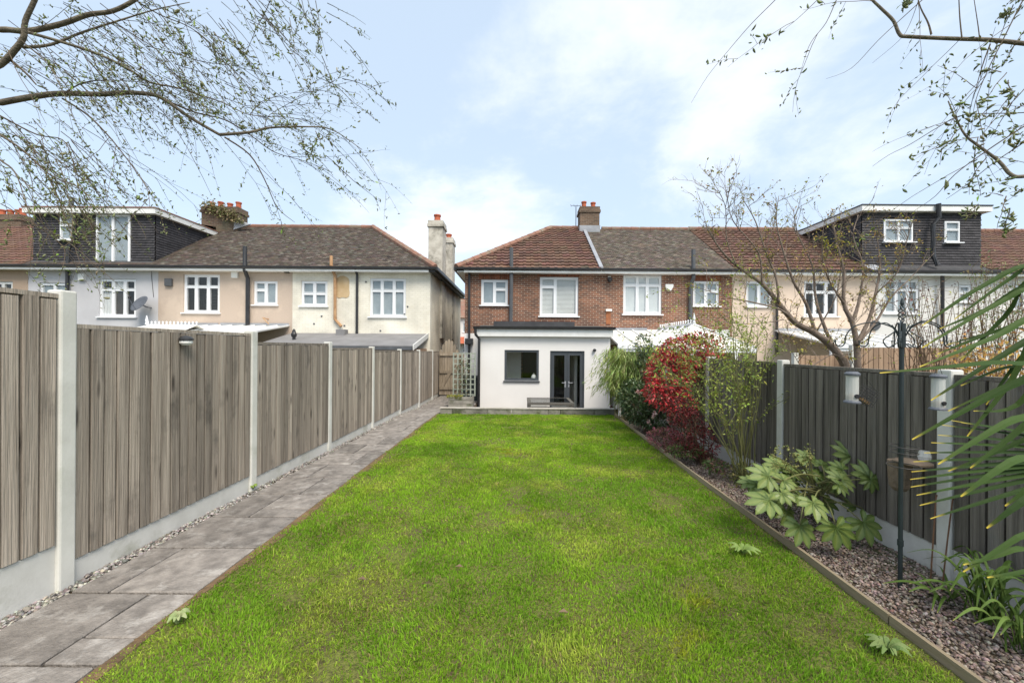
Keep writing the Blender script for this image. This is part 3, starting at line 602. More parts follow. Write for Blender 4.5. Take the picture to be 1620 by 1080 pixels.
# dormer house
h1 = thing('terraced_house',(-16.6,YW,BASE),'pale grey rendered house with a dark tile-hung dormer and red roof edge','house')
w1 = rect(156.5,441,215,501,YW); w2 = rect(62,447,108,474,YW)
shell(h1,XA1,XA2-.004,'render_grey',[w1,w2]); window(h1,w1,YW,[(0,0,.36,.72),(.36,0,.68,.72),(.68,0,1,.72),(0,.72,.36,1),(.36,.72,.68,1),(.68,.72,1,1)],backs=['curtain','interior_dark',None,None,'curtain',None]); window(h1,w2,YW,[(0,0,.5,1),(.5,0,1,1)],back='frosted')
rf = roof_sides(h1,XA1,XA2,XA1,XA2); dx0,dx1,_ = dormer(h1,52,245,329,420,15.42,[((95,338,119,380),[(0,0,1,.55),(0,.55,1,1)],'frosted'),((152,340,206,418),[(0,0,.5,1),(.5,0,1,1)],'frosted')],'painted_white',(1,),red=True)
tiles((XA1,15.0,ZE),(XA2,15.0,ZE),(XA1,15.3,ZE+.2),(XA2,15.3,ZE+.2),.11,.165,.014,TB,'tile_brown',rf); gutter(XA1,XA2,h1)
tiles((dx1,15.2,ZE+.13),(XA2,15.2,ZE+.13),(dx1,YR,ZR),(XA2,YR,ZR),.105,.165,.014,TB,'tile_brown',rf,name='roof_tiles')
pipe([P(118,330,15.3),P(118,376,15.3),P(108,395,15.25),P(107,425,15.2),P(106,470,15.2)],h1,.06); pipe([P(113,312,16.2),P(113,335,16.2)],h1,.08,'pipe_grey','vent_pipe')
q = P(132,439,YW); MB().box(q.x-.11,q.x+.11,YW-.1,YW-.002,q.z-.13,q.z+.13).build('alarm_box','plastic_white',h1)
cb0 = P(238,484,YW-.01); pipe([P(243,470,YW-.012),P(240,440,YW-.012),P(240,424,YW-.012)],h1,.008,'plastic_black','cable')
# pebbledash house
h2 = thing('terraced_house',(-11.4,YW,BASE),'tan pebbledash house with brown tiled roof and ivy-grown chimney stack','house')
w1 = rect(290,434,347.6,494.5,YW); w2 = rect(401,444,439,482,YW)
shell(h2,XA2,XA3-.004,'pebbledash',[w1,w2]); window(h2,w1,YW,G3,back='slats'); window(h2,w2,YW,[(0,0,.5,.62),(0,.62,.5,1),(.5,0,1,1)],back='frosted')
rf = roof_sides(h2,XA2,XA3,XA2,XA3); tiles((XA2,15.0,ZE),(XA3,15.0,ZE),(XA2,YR,ZR),(XA3,YR,ZR),.105,.165,.014,TB,'tile_brown',rf,alt=TBL); ridge([(XA2,YR,ZR+.02),(XA3,YR,ZR+.02)],h2); gutter(XA2,XA3,h2)
pipe([P(387.5,390,15.1),P(387.5,428,15.0),P(392,440,15.15),P(391.5,528,15.2)],h2,.075); stk,(sa,sb,szt) = stack(h2,328,384,331,YR-.3,ZR-1.2,'brick_stack',4,.7)
MB().prism([(sb-.15,YR-.7,ZR-.35),(sb+.6,YR-.7,ZR-.1),(sb+.6,YR-.65,ZR-.05),(sb-.15,YR-.65,ZR+.15)],(0,.1,0)).build('flashing','lead',h2)
for (a,b,c,d,mt) in ((368,425,378,440,'plastic_white'),(263,441,274,453,'pipe_grey'),(451,427,459,432,'plastic_black')):
    x0,x1,z0,z1 = rect(a,b,c,d,YW); bevel(MB().box(x0,x1,YW-.1,YW-.002,z0,z1).build('wall_box',mt,h2),.02)
q = P(425,505,YW); pipe([q,q+Vector((-.1,-.2,.05)),q+Vector((.16,-.24,-.2))],h2,.02,'pipe_rust','overflow_pipe')
# cream end house
h3 = thing('terraced_house',(-6.1,YW,BASE),'cream painted brick end house with hipped brown roof and plaster patch','house')
w1 = rect(476,444,518,484,YW); w2 = rect(585,440,642,501,YW)
shell(h3,XA3,XA4,'brick_cream',[w1,w2],False,True,'brick_cream_side'); window(h3,w2,YW,G3,back='frosted'); window(h3,w1,YW,[(0,0,.5,.5),(.5,0,1,.5),(0,.5,.5,1),(.5,.5,1,1)],back='frosted')
rf = roof_sides(h3,XA3,XA4+.25,XA3,-7.2); tiles((XA3,15.0,ZE),(XA4+.25,15.0,ZE),(XA3,YR,ZR),(-7.2,YR,ZR),.105,.165,.014,TB,'tile_brown',rf,alt=TBL)
tiles((XA4+.25,15.0,ZE),(XA4+.25,23.6,ZE),(-7.2,YR,ZR),(-7.2,YR+.01,ZR),.105,.165,.014,TB,'tile_brown',rf); ridge([(XA3,YR,ZR+.02),(-7.2,YR,ZR+.02)],h3); ridge([(-7.2,YR,ZR+.03),(XA4+.25,15.0,ZE+.05)],h3,.12); gutter(XA3,XA4+.3,h3)
m = MB(); m.box(XA4+.26,XA4+.36,14.9,23.6,ZE-.08,ZE+.04); m.build('gutter','gutter_black',h3); MB().box(XA4+.005,XA4+.25,14.98,23.5,ZE-.13,ZE-.1).build('soffit','gutter_black',h3)
pipe([P(524,405,15.05),P(524,420,15.0),P(530,436,15.2),P(530,505,15.22),P(540,516,15.2)],h3,.06,'pipe_rust'); pipe([P(562,424,14.95),P(565,434,15.2),P(564.5,530,15.22)],h3,.05)
for (cx_,cy_) in ((509,500),(545,515),(645,485),(640,497),(579,446),(602,523),(497,512)):
    q = P(cx_,cy_,YW); MB().box(q.x-.03,q.x+.03,YW-.02,YW-.002,q.z-.025,q.z+.03).build('fixing','pipe_grey',h3)
a,b,c,d = rect(532,437,553,471,YW); m = MB(); rn = random.Random(4); pts = []
for k in range(26):
    t = 2*math.pi*k/26; cx_,cz_ = math.cos(t),math.sin(t); r_ = (abs(cx_)**5+abs(cz_)**5)**(-1/5)*(1+rn.uniform(-.07,.05)); pts.append(((a+b)/2+(b-a)/2*r_*cx_,YW-.018,(c+d)/2+(d-c)/2*r_*cz_))
m.prism(pts[::-1],(0,.016,0)); m.build('plaster_patch','plaster_patch',h3)
stack(h3,681,703,353,17.6,2.0,'stack_render',1,.8,potr=.16); stack(h3,702,718,379,20.6,2.0,'stack_render',1,.8,potr=.16)
# flat roofed extension of the cream house
e3 = thing('house_extension',(-6.2,14.2,BASE),'single storey extension with grey sloping flat roof behind the left fence','extension')
m = MB(); m.prism([(XA3,13.15,1.56),(XA3,YW-.01,2.03),(XA3,YW-.01,2.12),(XA3,13.15,1.65)],(XA4-XA3-.08,0,0)); m.build('roof','flat_roof',e3)
m = MB(); m.prism([(XA4-.078,13.1,1.5),(XA4-.078,YW-.01,1.97),(XA4-.078,YW-.01,2.15),(XA4-.078,13.1,1.68)],(.03,0,0)); m.build('fascia','painted_white',e3)
MB().box(XA3+.05,XA4-.12,13.3,YW-.02,BASE,1.54).build('wall','board_brown',e3)
q = P(586,553,13.0); MB().box(XA3,XA4-.1,13.06,13.145,1.5,1.62).build('gutter','pipe_grey',e3)
q = P(465,538,14.0); MB().lathe((q.x,q.y,1.75),[(.11,-.02),(.11,.03),(.05,.06),(.05,.16),(.085,.2),(.095,.28),(.06,.36),(.05,.42),(.015,.47)],10).build('roof_vent','plastic_black',e3)
a,b,c,d = rect(533,521,547,533,15.0); MB().box(a,b,14.9,15.2,c-.1,d).build('upstand','flat_roof',e3)
# white conservatories on the left
def conserv(label,x0,x1,yf,zw,ze,bars=6,crest=None,grp=None):
    r = thing('conservatory',((x0+x1)/2,yf,BASE),label,'conservatory'); m = MB(); m.prism([(x0,yf,ze),(x0,YW-.015,zw),(x0,YW-.015,zw+.03),(x0,yf,ze+.03)],(x1-x0,0,0)); rr = m.build('roof_sheet','polycarbonate',r)
    for k in range(bars+1):
        x = x0+(x1-x0)*k/bars; b = MB(); b.prism([(x-.025,yf-.03,ze+.032),(x-.025,YW-.016,zw+.032),(x-.025,YW-.016,zw+.075),(x-.025,yf-.03,ze+.075)],(.05,0,0)); b.build('glazing_bar','upvc',r)
    MB().box(x0-.05,x1+.05,yf-.1,yf,ze-.09,ze+.03).build('eaves_beam','upvc',r)
    n_ = max(2,int((x1-x0)/.75)); hs = [(x0+(x1-x0)*k/n_+.05,x0+(x1-x0)*(k+1)/n_-.05,.3,ze-.18) for k in range(n_)]
    fo = MB().slab(x0,x1,BASE,ze-.092,yf-.06,yf,hs).build('front_frame','upvc',r)
    for h in hs: MB().box(h[0]-.01,h[1]+.01,yf-.035,yf-.03,h[2]-.01,h[3]+.01).build('pane','glass',fo)
    MB().box(x0,x1,YW-.06,YW-.02,zw+.03,zw+.13).build('flashing','lead',r)
    return r
conserv('white lean-to conservatory roof below the pebbledash house window',-11.6,-8.95,12.9,2.36,1.98)
cc = conserv('white conservatory with crested ridge below the satellite dish',-13.3,-11.7,12.7,2.35,1.97,4)
ca_,cb_ = P(234,511,13.4),P(311,515,13.4)
MB().box(ca_.x,cb_.x,13.35,13.45,2.28,ca_.z-.04).build('ridge_beam','upvc',cc)
for k in range(14):
    x = ca_.x+(cb_.x-ca_.x)*k/13; MB().lathe((x,13.4,ca_.z-.04),[(.03,0),(.012,.03),(.03,.06),(.028,.085),(.005,.11)],6).build('crest_finial','upvc',cc)
MB().lathe((ca_.x-.04,13.4,ca_.z-.04),[(.05,0),(.03,.08),(.045,.12),(.01,.3)],8).build('end_finial','upvc',cc)
m = MB(); m.quad((ca_.x-1.3,13.3,2.0),(ca_.x,12.72,2.02),(ca_.x,13.4,ca_.z-.06)); m.quad((ca_.x,12.72,2.02),(cb_.x+.02,12.72,2.02),(cb_.x+.02,13.4,ca_.z-.06),(ca_.x,13.4,ca_.z-.06)); m.quad((cb_.x,14.1,2.02),(ca_.x-1.3,14.1,2.02),(ca_.x,13.4,ca_.z-.06),(cb_.x,13.4,ca_.z-.06)); m.build('hip_roof','polycarbonate',cc)
# satellite dish
q = P(224,482,YW-.35); sdsh = thing('satellite_dish',(q.x,YW,q.z),'grey oval satellite dish on the pale grey wall beside a window','satellite dish')
m = MB(); n_ = 20; dirn = Vector((-.25,-.8,.5)).normalized(); ax_ = Vector((1,0,0)); ax_ = (ax_-dirn*ax_.dot(dirn)).normalized(); ay_ = dirn.cross(ax_)
rings = []
for j in range(5):
    rr = .36*j/4; i0 = len(m.v); rings.append(i0)
    for k in range(n_):
        t = 2*math.pi*k/n_; m.v.append(tuple(q+ax_*(rr*1.02*math.cos(t))+ay_*(rr*.95*math.sin(t))+dirn*(.09*(j/4)**2))); m.c.append((1,1,1))
for j in range(4):
    for k in range(n_): w = (k+1) % n_; m.f.append((rings[j]+k,rings[j]+w,rings[j+1]+w,rings[j+1]+k))
o = m.build('dish','dish_grey',sdsh,smooth=True); so = o.modifiers.new('solid','SOLIDIFY'); so.thickness = .012
MB().tube([q+ay_*-.3+dirn*.05,q+dirn*.42-ay_*.05],.014).build('arm','dish_grey',sdsh); MB().tube([q,q+Vector((.05,.2,-.08)),(q.x+.05,YW-.002,q.z-.08)],.022).build('bracket','dish_grey',sdsh); MB().box(q.x-.03+dirn.x*.45,q.x+.04+dirn.x*.45,q.y+dirn.y*.47,q.y+dirn.y*.4,q.z+dirn.z*.42-.03,q.z+dirn.z*.42+.05).build('receiver','plastic_black',sdsh)
# ------------------------------------------------------------------ red brick house with white extension
XB0,XB1,XB2,XB3,XB4 = -2.1,3.16,8.34,13.94,19.25
b1 = thing('end_terrace_house',(.5,YW,BASE),'red brick end house with hipped red tiled roof above the white extension','house')
w1 = rect(761,442,803.5,482.5,YW); w2 = rect(854,438,915,500,YW)
shell(b1,XB0,XB1-.003,'brick_red',[w1,w2],True,False)
window(b1,w1,YW,[(0,0,.5,1),(.5,0,1,.62),(.5,.62,1,1)],back='frosted'); window(b1,w2,YW,[(0,0,.4,.75),(0,.75,.4,1),(.4,0,1,1)],back='slats_white')
def soldiers(root,h):
    me = MB().box(-.032,.032,0,.03,0,.215).mesh('brick','soldier_brick'); n_ = int((h[1]-h[0]+.2)/.075)
    for k in range(n_):
        o = bpy.data.objects.new('brick',me); o.location = (h[0]-.1+(k+.5)*.075,YW-.008,h[3]+.012); attach(o,root)
soldiers(b1,w1); soldiers(b1,w2)
rl = 1.56; rf = roof_sides(b1,XB0-.3,XB1,rl,XB1); tiles((XB0-.3,15.0,ZE),(XB1,15.0,ZE),(rl,YR,ZR),(XB1,YR,ZR),.315,.30,.055,TR,'tile_red',rf,objects=True,roll=True,alt=TRD)
tiles((XB0-.3,23.6,ZE),(XB0-.3,15.0,ZE),(rl,YR+.01,ZR),(rl,YR,ZR),.315,.3,.04,TR,'tile_red',rf,roll=True)
ridge([(rl,YR,ZR+.05),(XB1,YR,ZR+.05)],b1); ridge([(XB0-.3,15.0,ZE+.06),(rl,YR,ZR+.06)],b1,.12); gutter(XB0-.32,XB1-.02,b1)
MB().box(XB0-.38,XB0-.28,14.9,23.6,ZE-.08,ZE+.04).build('gutter','gutter_black',b1); MB().box(XB0-.27,XB0-.005,14.98,23.5,ZE-.13,ZE-.1).build('soffit','painted_white',b1)
m = MB(); m.prism([(XB1-.07,15.0,ZE+.04),(XB1-.07,YR,ZR+.06),(XB1-.07,YR,ZR+.13),(XB1-.07,15.0,ZE+.11)],(.14,0,0)); m.build('verge','lead',b1)
stk,(ca,cb2,czt) = stack(b1,916,946,331,YR,ZR-.8,'brick_stack',2,.75)
MB().box(ca-.03,cb2+.03,YR-.41,YR+.41,ZR-.35,ZR+.06).build('flashing','lead',b1)
q = P(911,360,YR); pipe([q+Vector((0,0,-.2)),q+Vector((0,0,1.05))],b1,.02,'pipe_grey','aerial'); pipe([q+Vector((-.25,0,1.08)),q+Vector((.2,-.2,1.0))],b1,.012,'pipe_grey','aerial'); 
for k in range(4): t = k/3; c_ = q+Vector((-.25+.45*t,-.2*t,1.08-.08*t)); pipe([c_+Vector((0,-.12,-.1)),c_+Vector((0,.12,.1))],b1,.008,'pipe_grey','aerial')
pipe([P(809,392,15.05),P(809,445,15.1),P(808,512,15.2)],b1,.075,'pipe_grey','soil_pipe')
pipe([P(742,424,14.95),P(742.5,432,15.2),P(742,640,15.2)],b1,.045); bevel(MB().box(-2.05,-1.75,15.0,15.28,1.72,1.95).build('hopper','gutter_black',b1),.02)
MB().box(XB0-.012,-1.3,15.287,15.298,BASE,2.15).build('white_base','render_white',b1)
a,b,c,d = rect(749,575,757,598,15.28); window(b1,(-1.78,-1.4,.1,1.35),15.26,[(0,0,.5,1),(.5,0,1,1)],back='frosted',bar=.05,sill=True)
q = P(963.5,442,YW); fl_ = thing('security_light',(q.x,YW,q.z),'small black security lamp high on the red brick wall','lamp'); MB().lathe((q.x,YW-.12,q.z-.02),[(.05,-.1),(.1,-.03),(.1,.03),(.06,.08)],10).build('lamp_head','plastic_black',fl_); MB().box(q.x-.05,q.x+.05,YW-.06,YW-.002,q.z+.0,q.z+.12).build('bracket','plastic_white',fl_)
a,b,c,d = rect(958,489,967.5,492.5,YW); MB().box(a,b,YW-.08,YW-.002,c,d).build('vent_hood','plastic_white',b1); MB().box(a+.02,b-.03,YW-.012,YW-.003,c-.5,c-.002).build('rust_stain','rust_brick',b1)
# extension
YE = 13.0; ext = thing('house_extension',(.86,YE,BASE),'white rendered single storey extension with grey window and glazed doors','extension')
ex0,ex1 = P(757,590,YE).x,P(965,590,YE).x; wz = rect(798,553.5,852.5,602,YE); dz_ = rect(870,555,924.5,640,YE); dz_ = (dz_[0],dz_[1],PATIO+.02,dz_[3])
ztop = P(860,531,YE).z
MB().slab(ex0,ex1,BASE,ztop,YE,YE+.28,[wz,dz_]).build('wall','render_white',ext)
MB().box(ex0,ex0+.28,YE+.283,YW-.02,BASE,ztop).build('side_wall','render_white',ext); MB().box(ex1-.28,ex1,YE+.283,YW-.02,BASE,ztop).build('side_wall','render_white',ext)
MB().box(ex0-.12,ex1+.06,YE-.16,YE-.01,ztop-.03,ztop+.23).build('fascia','painted_white',ext)
m = MB(); m.prism([(ex0-.1,YE-.16,ztop+.235),(ex0-.1,YW-.02,ztop+.36),(ex0-.1,YW-.02,ztop+.46),(ex0-.1,YE-.16,ztop+.27)],(ex1-ex0+.16,0,0)); m.build('roof','roof_felt',ext)
m = MB(); pr = [(ex0-.16,YE-.27,ztop+.29),(ex0-.16,YE-.26,ztop+.23),(ex0-.16,YE-.21,ztop+.2),(ex0-.16,YE-.165,ztop+.23),(ex0-.16,YE-.165,ztop+.29)]; m.prism(pr,(ex1-ex0+.28,0,0)); m.build('gutter','gutter_black',ext)
a,b,c,d = rect(782,512,906,521,14.2); MB().box(a,b,13.7,14.9,ztop+.3,ztop+.52).build('roof_light','roof_felt',ext)
pipe([(ex0-.1,YE-.21,ztop+.22),(ex0-.08,YE-.2,ztop+.02),(ex0+.02,YE-.07,ztop-.12),(ex0+.02,YE-.06,BASE+.1)],ext,.045)
wo = MB().slab(wz[0],wz[1],wz[2],wz[3],YE+.03,YE+.1,[(wz[0]+.07,wz[1]-.07,wz[2]+.08,wz[3]-.07)]).build('window','aluminium_grey',ext)
MB().box(wz[0]+.06,wz[1]-.06,YE+.06,YE+.066,wz[2]+.07,wz[3]-.06).build('pane','glass',wo); MB().box(wz[0]-.03,wz[1]+.03,YE-.05,YE+.03,wz[2]-.05,wz[2]-.002).build('sill','aluminium_grey',wo)
xm = (dz_[0]+dz_[1])/2
MB().slab(dz_[0],dz_[1],dz_[2],dz_[3],YE+.04,YE+.11,[(dz_[0]+.05,dz_[1]-.05,dz_[2]+.04,dz_[3]-.05)]).build('door_frame','aluminium_grey',ext)
for (a,b,hs_) in ((dz_[0]+.055,xm-.003,xm-.06),(xm+.003,dz_[1]-.055,xm+.06)):
    do = MB().slab(a,b,dz_[2]+.045,dz_[3]-.055,YE+.05,YE+.1,[(a+.085,b-.085,dz_[2]+.16,dz_[3]-.15)]).build('door','aluminium_grey',ext)
    MB().box(a+.075,b-.075,YE+.07,YE+.076,dz_[2]+.15,dz_[3]-.14).build('pane','glass',do)
    m = MB(); s_ = -1 if hs_ < xm else 1; m.tube([(hs_,YE+.05,.45),(hs_,YE+.0,.45),(hs_+s_*.12,YE-.005,.45)],.012,n=6); m.build('handle','lead',do)
    MB().box(hs_-.02,hs_+.02,YE+.035,YE+.049,.3,.5).build('lock_plate','lead',do)
MB().box(ex0+.29,ex1-.29,YE+.3,YW+2,BASE+.02,PATIO+.01).build('floor','interior_floor',ext); 
MB().box(ex0+.29,ex1-.29,YE+.29,YW-.03,ztop-.25,ztop-.2).build('ceiling','interior_wall',ext)
MB().box(ex0+.29,.1,13.95,14.0,PATIO+.012,ztop-.26).build('interior_wall','interior_wall',ext); MB().box(.185,ex1-.29,15.12,15.22,PATIO+.012,ztop-.26).build('interior_wall','interior_dark',ext)
MB().box(1.95,2.05,13.6,15.1,PATIO+.012,ztop-.26).build('interior_wall','interior_wall',ext)
q = P(845,594,YE); ln_ = thing('table_lantern',(q.x,YE+.2,wz[2]+.09),'small white lantern on the inner sill of the grey window','lantern'); MB().lathe((q.x,YE+.2,wz[2]+.0),[(.07,0),(.09,.05),(.09,.12),(.07,.17),(.03,.2)],12).build('lantern_body','plastic_white',ln_); MB().tube([(q.x-.03,YE+.2,wz[2]+.2),(q.x,YE+.2,wz[2]+.25),(q.x+.03,YE+.2,wz[2]+.2)],.006,n=5).build('handle','plastic_white',ln_)
q = P(940,554,YE); wl = thing('wall_light',(q.x,YE,q.z),'small black round wall light beside the glazed doors','lamp'); m = MB(); m.tube([(q.x,YE-.1,q.z),(q.x,YE-.03,q.z)],.052,n=14); m.build('lamp_head','plastic_black',wl); m = MB(); m.tube([(q.x,YE-.03,q.z),(q.x,YE-.001,q.z)],.036,n=12); m.build('mount','plastic_black',wl)
# brick neighbour
b2 = thing('terraced_house',(5.7,YW,BASE),'red brick terraced house with mottled grey brown roof right of the hipped one','house')
w1 = rect(986,435,1047,497,YW); w2 = rect(1096.5,444.5,1138,484,YW)
shell(b2,XB1,XB2-.003,'brick_red',[w1,w2]); window(b2,w1,YW,[(0,0,.37,.74),(.37,0,.63,.74),(.63,0,1,.74),(0,.74,.37,1),(.37,.74,.63,1),(.63,.74,1,1)],back='net'); window(b2,w2,YW,[(0,0,.5,1),(.5,0,1,.6),(.5,.6,1,1)],back='frosted')
soldiers(b2,w1); soldiers(b2,w2)
rf = roof_sides(b2,XB1,XB2,XB1,XB2); tiles((XB1+.07,15.0,ZE),(XB2,15.0,ZE),(XB1+.07,YR,ZR),(XB2,YR,ZR),.105,.165,.014,(.135,.108,.086),'tile_brown',rf,alt=(.195,.165,.135)); ridge([(XB1+.9,YR,ZR+.02),(XB2,YR,ZR+.02)],b2); gutter(XB1,XB2,b2)
pipe([P(1097,395,15.1),P(1097,440,15.1),P(1093,450,15.2),P(1092,520,15.2)],b2,.075,'pipe_grey')
a,b,c,d = rect(1052,450,1064,460,YW); m = MB(); m.prism([(a,YW-.09,d),(b,YW-.09,d),(b,YW-.09,d-.1),((a+b)/2+.06,YW-.09,c),((a+b)/2-.06,YW-.09,c),(a,YW-.09,d-.1)][::-1],(0,.088,0)); m.build('alarm_box','plastic_white',b2)
a,b,c,d = rect(967,515,1000,521,YW); MB().box(XB1,XB2-.1,YW-.05,YW-.003,1.75,2.35).build('white_band','painted_white',b2)
lt = conserv('cream lean-to glazed roof right of the white extension',XB1+.12,5.0,12.8,2.28,1.68,3)
cv = thing('conservatory',(6.0,13.5,BASE),'white conservatory with crested ridge and finial behind the red-leaved shrub','conservatory')
ap = P(1098,514,12.2); zr = ap.z; xr = ap.x; ze_ = 1.62; xl,xr2 = xr-1.0,xr+1.6
m = MB(); m.quad((xl,11.6,ze_),(xr,12.2,zr),(xr,YW-.07,zr),(xl,YW-.07,ze_)); m.quad((xr2,YW-.07,ze_),(xr,YW-.07,zr),(xr,12.2,zr),(xr2,11.6,ze_)); m.quad((xl,11.6,ze_),(xr2,11.6,ze_),(xr,12.2,zr)); m.build('roof_sheet','polycarbonate',cv)
for k in range(7): y = 11.6+k*.6; yr_ = max(12.2,y); MB().tube([(xl,y,ze_+.03),(xr,yr_,zr+.03)],.03,n=5).build('glazing_bar','upvc',cv); MB().tube([(xr2,y,ze_+.03),(xr,yr_,zr+.03)],.03,n=5).build('glazing_bar','upvc',cv)
MB().box(xr-.05,xr+.05,12.2,YW-.07,zr,zr+.08).build('ridge_beam','upvc',cv)
for k in range(16): MB().lathe((xr,12.25+k*.19,zr+.08),[(.03,0),(.012,.03),(.03,.06),(.028,.085),(.005,.11)],6).build('crest_finial','upvc',cv)
MB().lathe((xr,12.2,zr+.06),[(.05,0),(.03,.08),(.045,.12),(.01,.32)],8).build('end_finial','upvc',cv)
hs = [(xl+.08+k*.65,xl+.65+k*.65,.4,1.5) for k in range(4)]; fo = MB().slab(xl,xr2,BASE,ze_,11.6,11.66,hs).build('front_frame','upvc',cv)
for h in hs: MB().box(h[0]-.01,h[1]+.01,11.63,11.635,h[2]-.01,h[3]+.01).build('pane','glass_dark',fo)
# peach house
b3 = thing('terraced_house',(11.1,YW,BASE),'peach rendered house with red tiled roof behind the bare spreading tree','house')
w1 = rect(1180.5,444.5,1222,485,YW); w2 = rect(1272,444,1326,500,YW)
shell(b3,XB2,XB3-.003,'render_peach',[w1,w2]); window(b3,w1,YW,[(0,0,.5,1),(.5,0,1,1)],back='frosted'); window(b3,w2,YW,G3,back=None)
rf = roof_sides(b3,XB2,XB3,XB2,XB3); tiles((XB2,15.0,ZE),(XB3-.4,15.0,ZE),(XB2,YR,ZR),(XB3-.4,YR,ZR),.315,.3,.055,TR,'tile_red',rf,objects=True,roll=True,alt=TRD); ridge([(XB2,YR,ZR+.05),(XB3-.4,YR,ZR+.05)],b3); gutter(XB2,XB3,b3)
m = MB(); m.quad((XB3-.4,15.0,ZE+.03),(XB3+.15,15.0,ZE+.03),(XB3+.15,YR,ZR+.03),(XB3-.4,YR,ZR+.03)); m.build('lead_valley','lead',b3)
pipe([P(1229,470,15.2),P(1229,560,15.2)],b3,.05)
lt = conserv('white lean-to conservatory roof against the peach house',10.0,13.2,12.6,2.3,1.75,5)
# white dormer house on the right
b4 = thing('terraced_house',(16.5,YW,BASE),'white rendered house with a broad dark tile-hung dormer and white fascia','house')
w1 = rect(1399,442,1455,496,YW); w2 = rect(1517,450,1538,478,YW)
shell(b4,XB3,XB4-.003,'render_offwhite',[w1,w2]); window(b4,w1,YW,[(0,0,.36,.7),(.36,0,.68,.7),(.68,0,1,.7),(0,.7,.36,1),(.36,.7,.68,1),(.68,.7,1,1)],back='frosted'); window(b4,w2,YW,[(0,0,1,.55),(0,.55,1,1)],back='frosted')
rf = roof_sides(b4,XB3,XB4,XB3,XB4); q4 = [(0,0,.5,.62),(.5,0,1,.62),(0,.62,.5,1),(.5,.62,1,1)]
d0,d1,zf4 = dormer(b4,1364,1553,326,420,15.5,[((1398,347,1444,383),q4,'frosted'),((1494,350,1518,384),[(0,0,1,.6),(0,.6,1,1)],'frosted')],'painted_white',(-1,))
tiles((XB3+.2,15.0,ZE),(XB4,15.0,ZE),(XB3+.2,15.4,ZE+.24),(XB4,15.4,ZE+.24),.11,.165,.014,(.06,.056,.06),'tile_brown',rf); gutter(XB3,XB4,b4); tiles((d1,15.2,ZE+.13),(XB4,15.2,ZE+.13),(d1,YR,ZR),(XB4,YR,ZR),.315,.3,.04,TR,'tile_red',rf,roll=True)
pipe([P(1485,322,15.2),P(1485,345,15.25),P(1476,356,15.3),P(1476,405,15.3),P(1484,420,15.2)],b4,.075); pipe([P(1491,432,15.1),P(1491,520,15.2)],b4,.06)
a,b,c,d = rect(1376,505,1392,523,YW); m = MB(); m.tube([((a+b)/2,YW-.05,(c+d)/2),((a+b)/2,YW-.002,(c+d)/2)],.19,n=18); m.build('round_vent','pipe_grey',b4)
b5 = thing('terraced_house',(22,YW,BASE),'white walled house with red tiled roof at the far right edge','house')
w1 = rect(1588,450,1640,490,YW); shell(b5,XB4,26,'render_offwhite',[w1],False,True); window(b5,w1,YW,G3,back='frosted'); rf = roof_sides(b5,XB4,26,XB4,26); tiles((XB4,15.0,ZE),(26,15.0,ZE),(XB4,YR,ZR),(26,YR,ZR),.315,.3,.04,TR,'tile_red',rf,roll=True,alt=TRD); gutter(XB4,26,b5); ridge([(XB4,YR,ZR+.05),(26,YR,ZR+.05)],b5)
# house across the street seen through the gap
fh = thing('distant_house',(-6.5,52,BASE),'distant pale house with orange roof in the gap between the houses','house')
hs = [(x,x+1.3,z,z+1.3) for z in (.9,3.6) for x in (-9.6,-7.4,-5.2)]
MB().slab(-12,-2,BASE,5.6,52,52.3,hs).build('wall','render_offwhite',fh); m = MB(); m.prism([(-12.5,51.6,5.5),(-12.5,56,8.6),(-12.5,60,5.5)],(11,0,0)); m.build('roof','ridge_tile',fh)
m = MB(); m.prism([(-12.2,50.4,2.1),(-12.2,52,3.0),(-12.2,52,2.1)],(10.2,0,0)); m.build('porch_roof','terracotta',fh)
for h in hs: window(fh,h,52,[(0,0,.5,1),(.5,0,1,1)],back='frosted',bar=.1)
# ------------------------------------------------------------------ passage: gate, trellis, planter, garden table
gt = thing('garden_gate',(-2.55,14.9,-.25),'weathered wooden side gate with diagonal brace in the passage','gate')
me = None
for k in range(9):
    x = -3.0+k*.105; zt_ = 1.35+.5*math.sin(math.pi*min(1,(k+.5)/7)); m = MB(); m.prism([(x,14.9,-.2),(x+.098,14.9,-.2),(x+.098,14.9,zt_),(x+.05,14.9,zt_+.07),(x,14.9,zt_)],(0,.02,0)); m.build('board','gate_wood',gt)
for z in (.0,.62,1.28): MB().box(-2.98,-2.1,14.85,14.898,z,z+.1).build('rail','gate_wood',gt)
m = MB(); m.prism([(-2.95,14.855,.1),(-2.82,14.855,.1),(-2.2,14.855,1.27),(-2.33,14.855,1.27)],(0,.04,0)); m.build('brace','gate_wood',gt)
tr = thing('trellis_planter',(-1.75,12.5,-.25),'grey green square trellis rising from a wooden planter in the passage','planter')
a,b,c,d = rect(717.5,558,757,640,12.5); x0,x1 = a,min(b,ex0-.06)
for k in range(6): x = x0+(x1-x0)*k/5; MB().box(x-.02,x+.02,12.47,12.49,.05,d).build('upright','trellis_paint',tr)
for k in range(9): z = .1+(d-.12)*k/8; MB().box(x0-.02,x1+.02,12.491,12.51,z-.018,z+.018).build('slat','trellis_paint',tr)
for z in (-.24,-.13,-.02): MB().box(x0-.08,x1-.02,12.05,12.09,z,z+.1).build('plank','kerb_stone',tr)
MB().box(x0-.08,x0-.04,12.09,12.46,-.24,.08).build('plank','kerb_stone',tr); MB().box(x1-.06,x1-.02,12.09,12.46,-.24,.08).build('plank','kerb_stone',tr); MB().box(x0-.04,x1-.06,12.09,12.45,-.2,.03).build('soil','soil',tr)
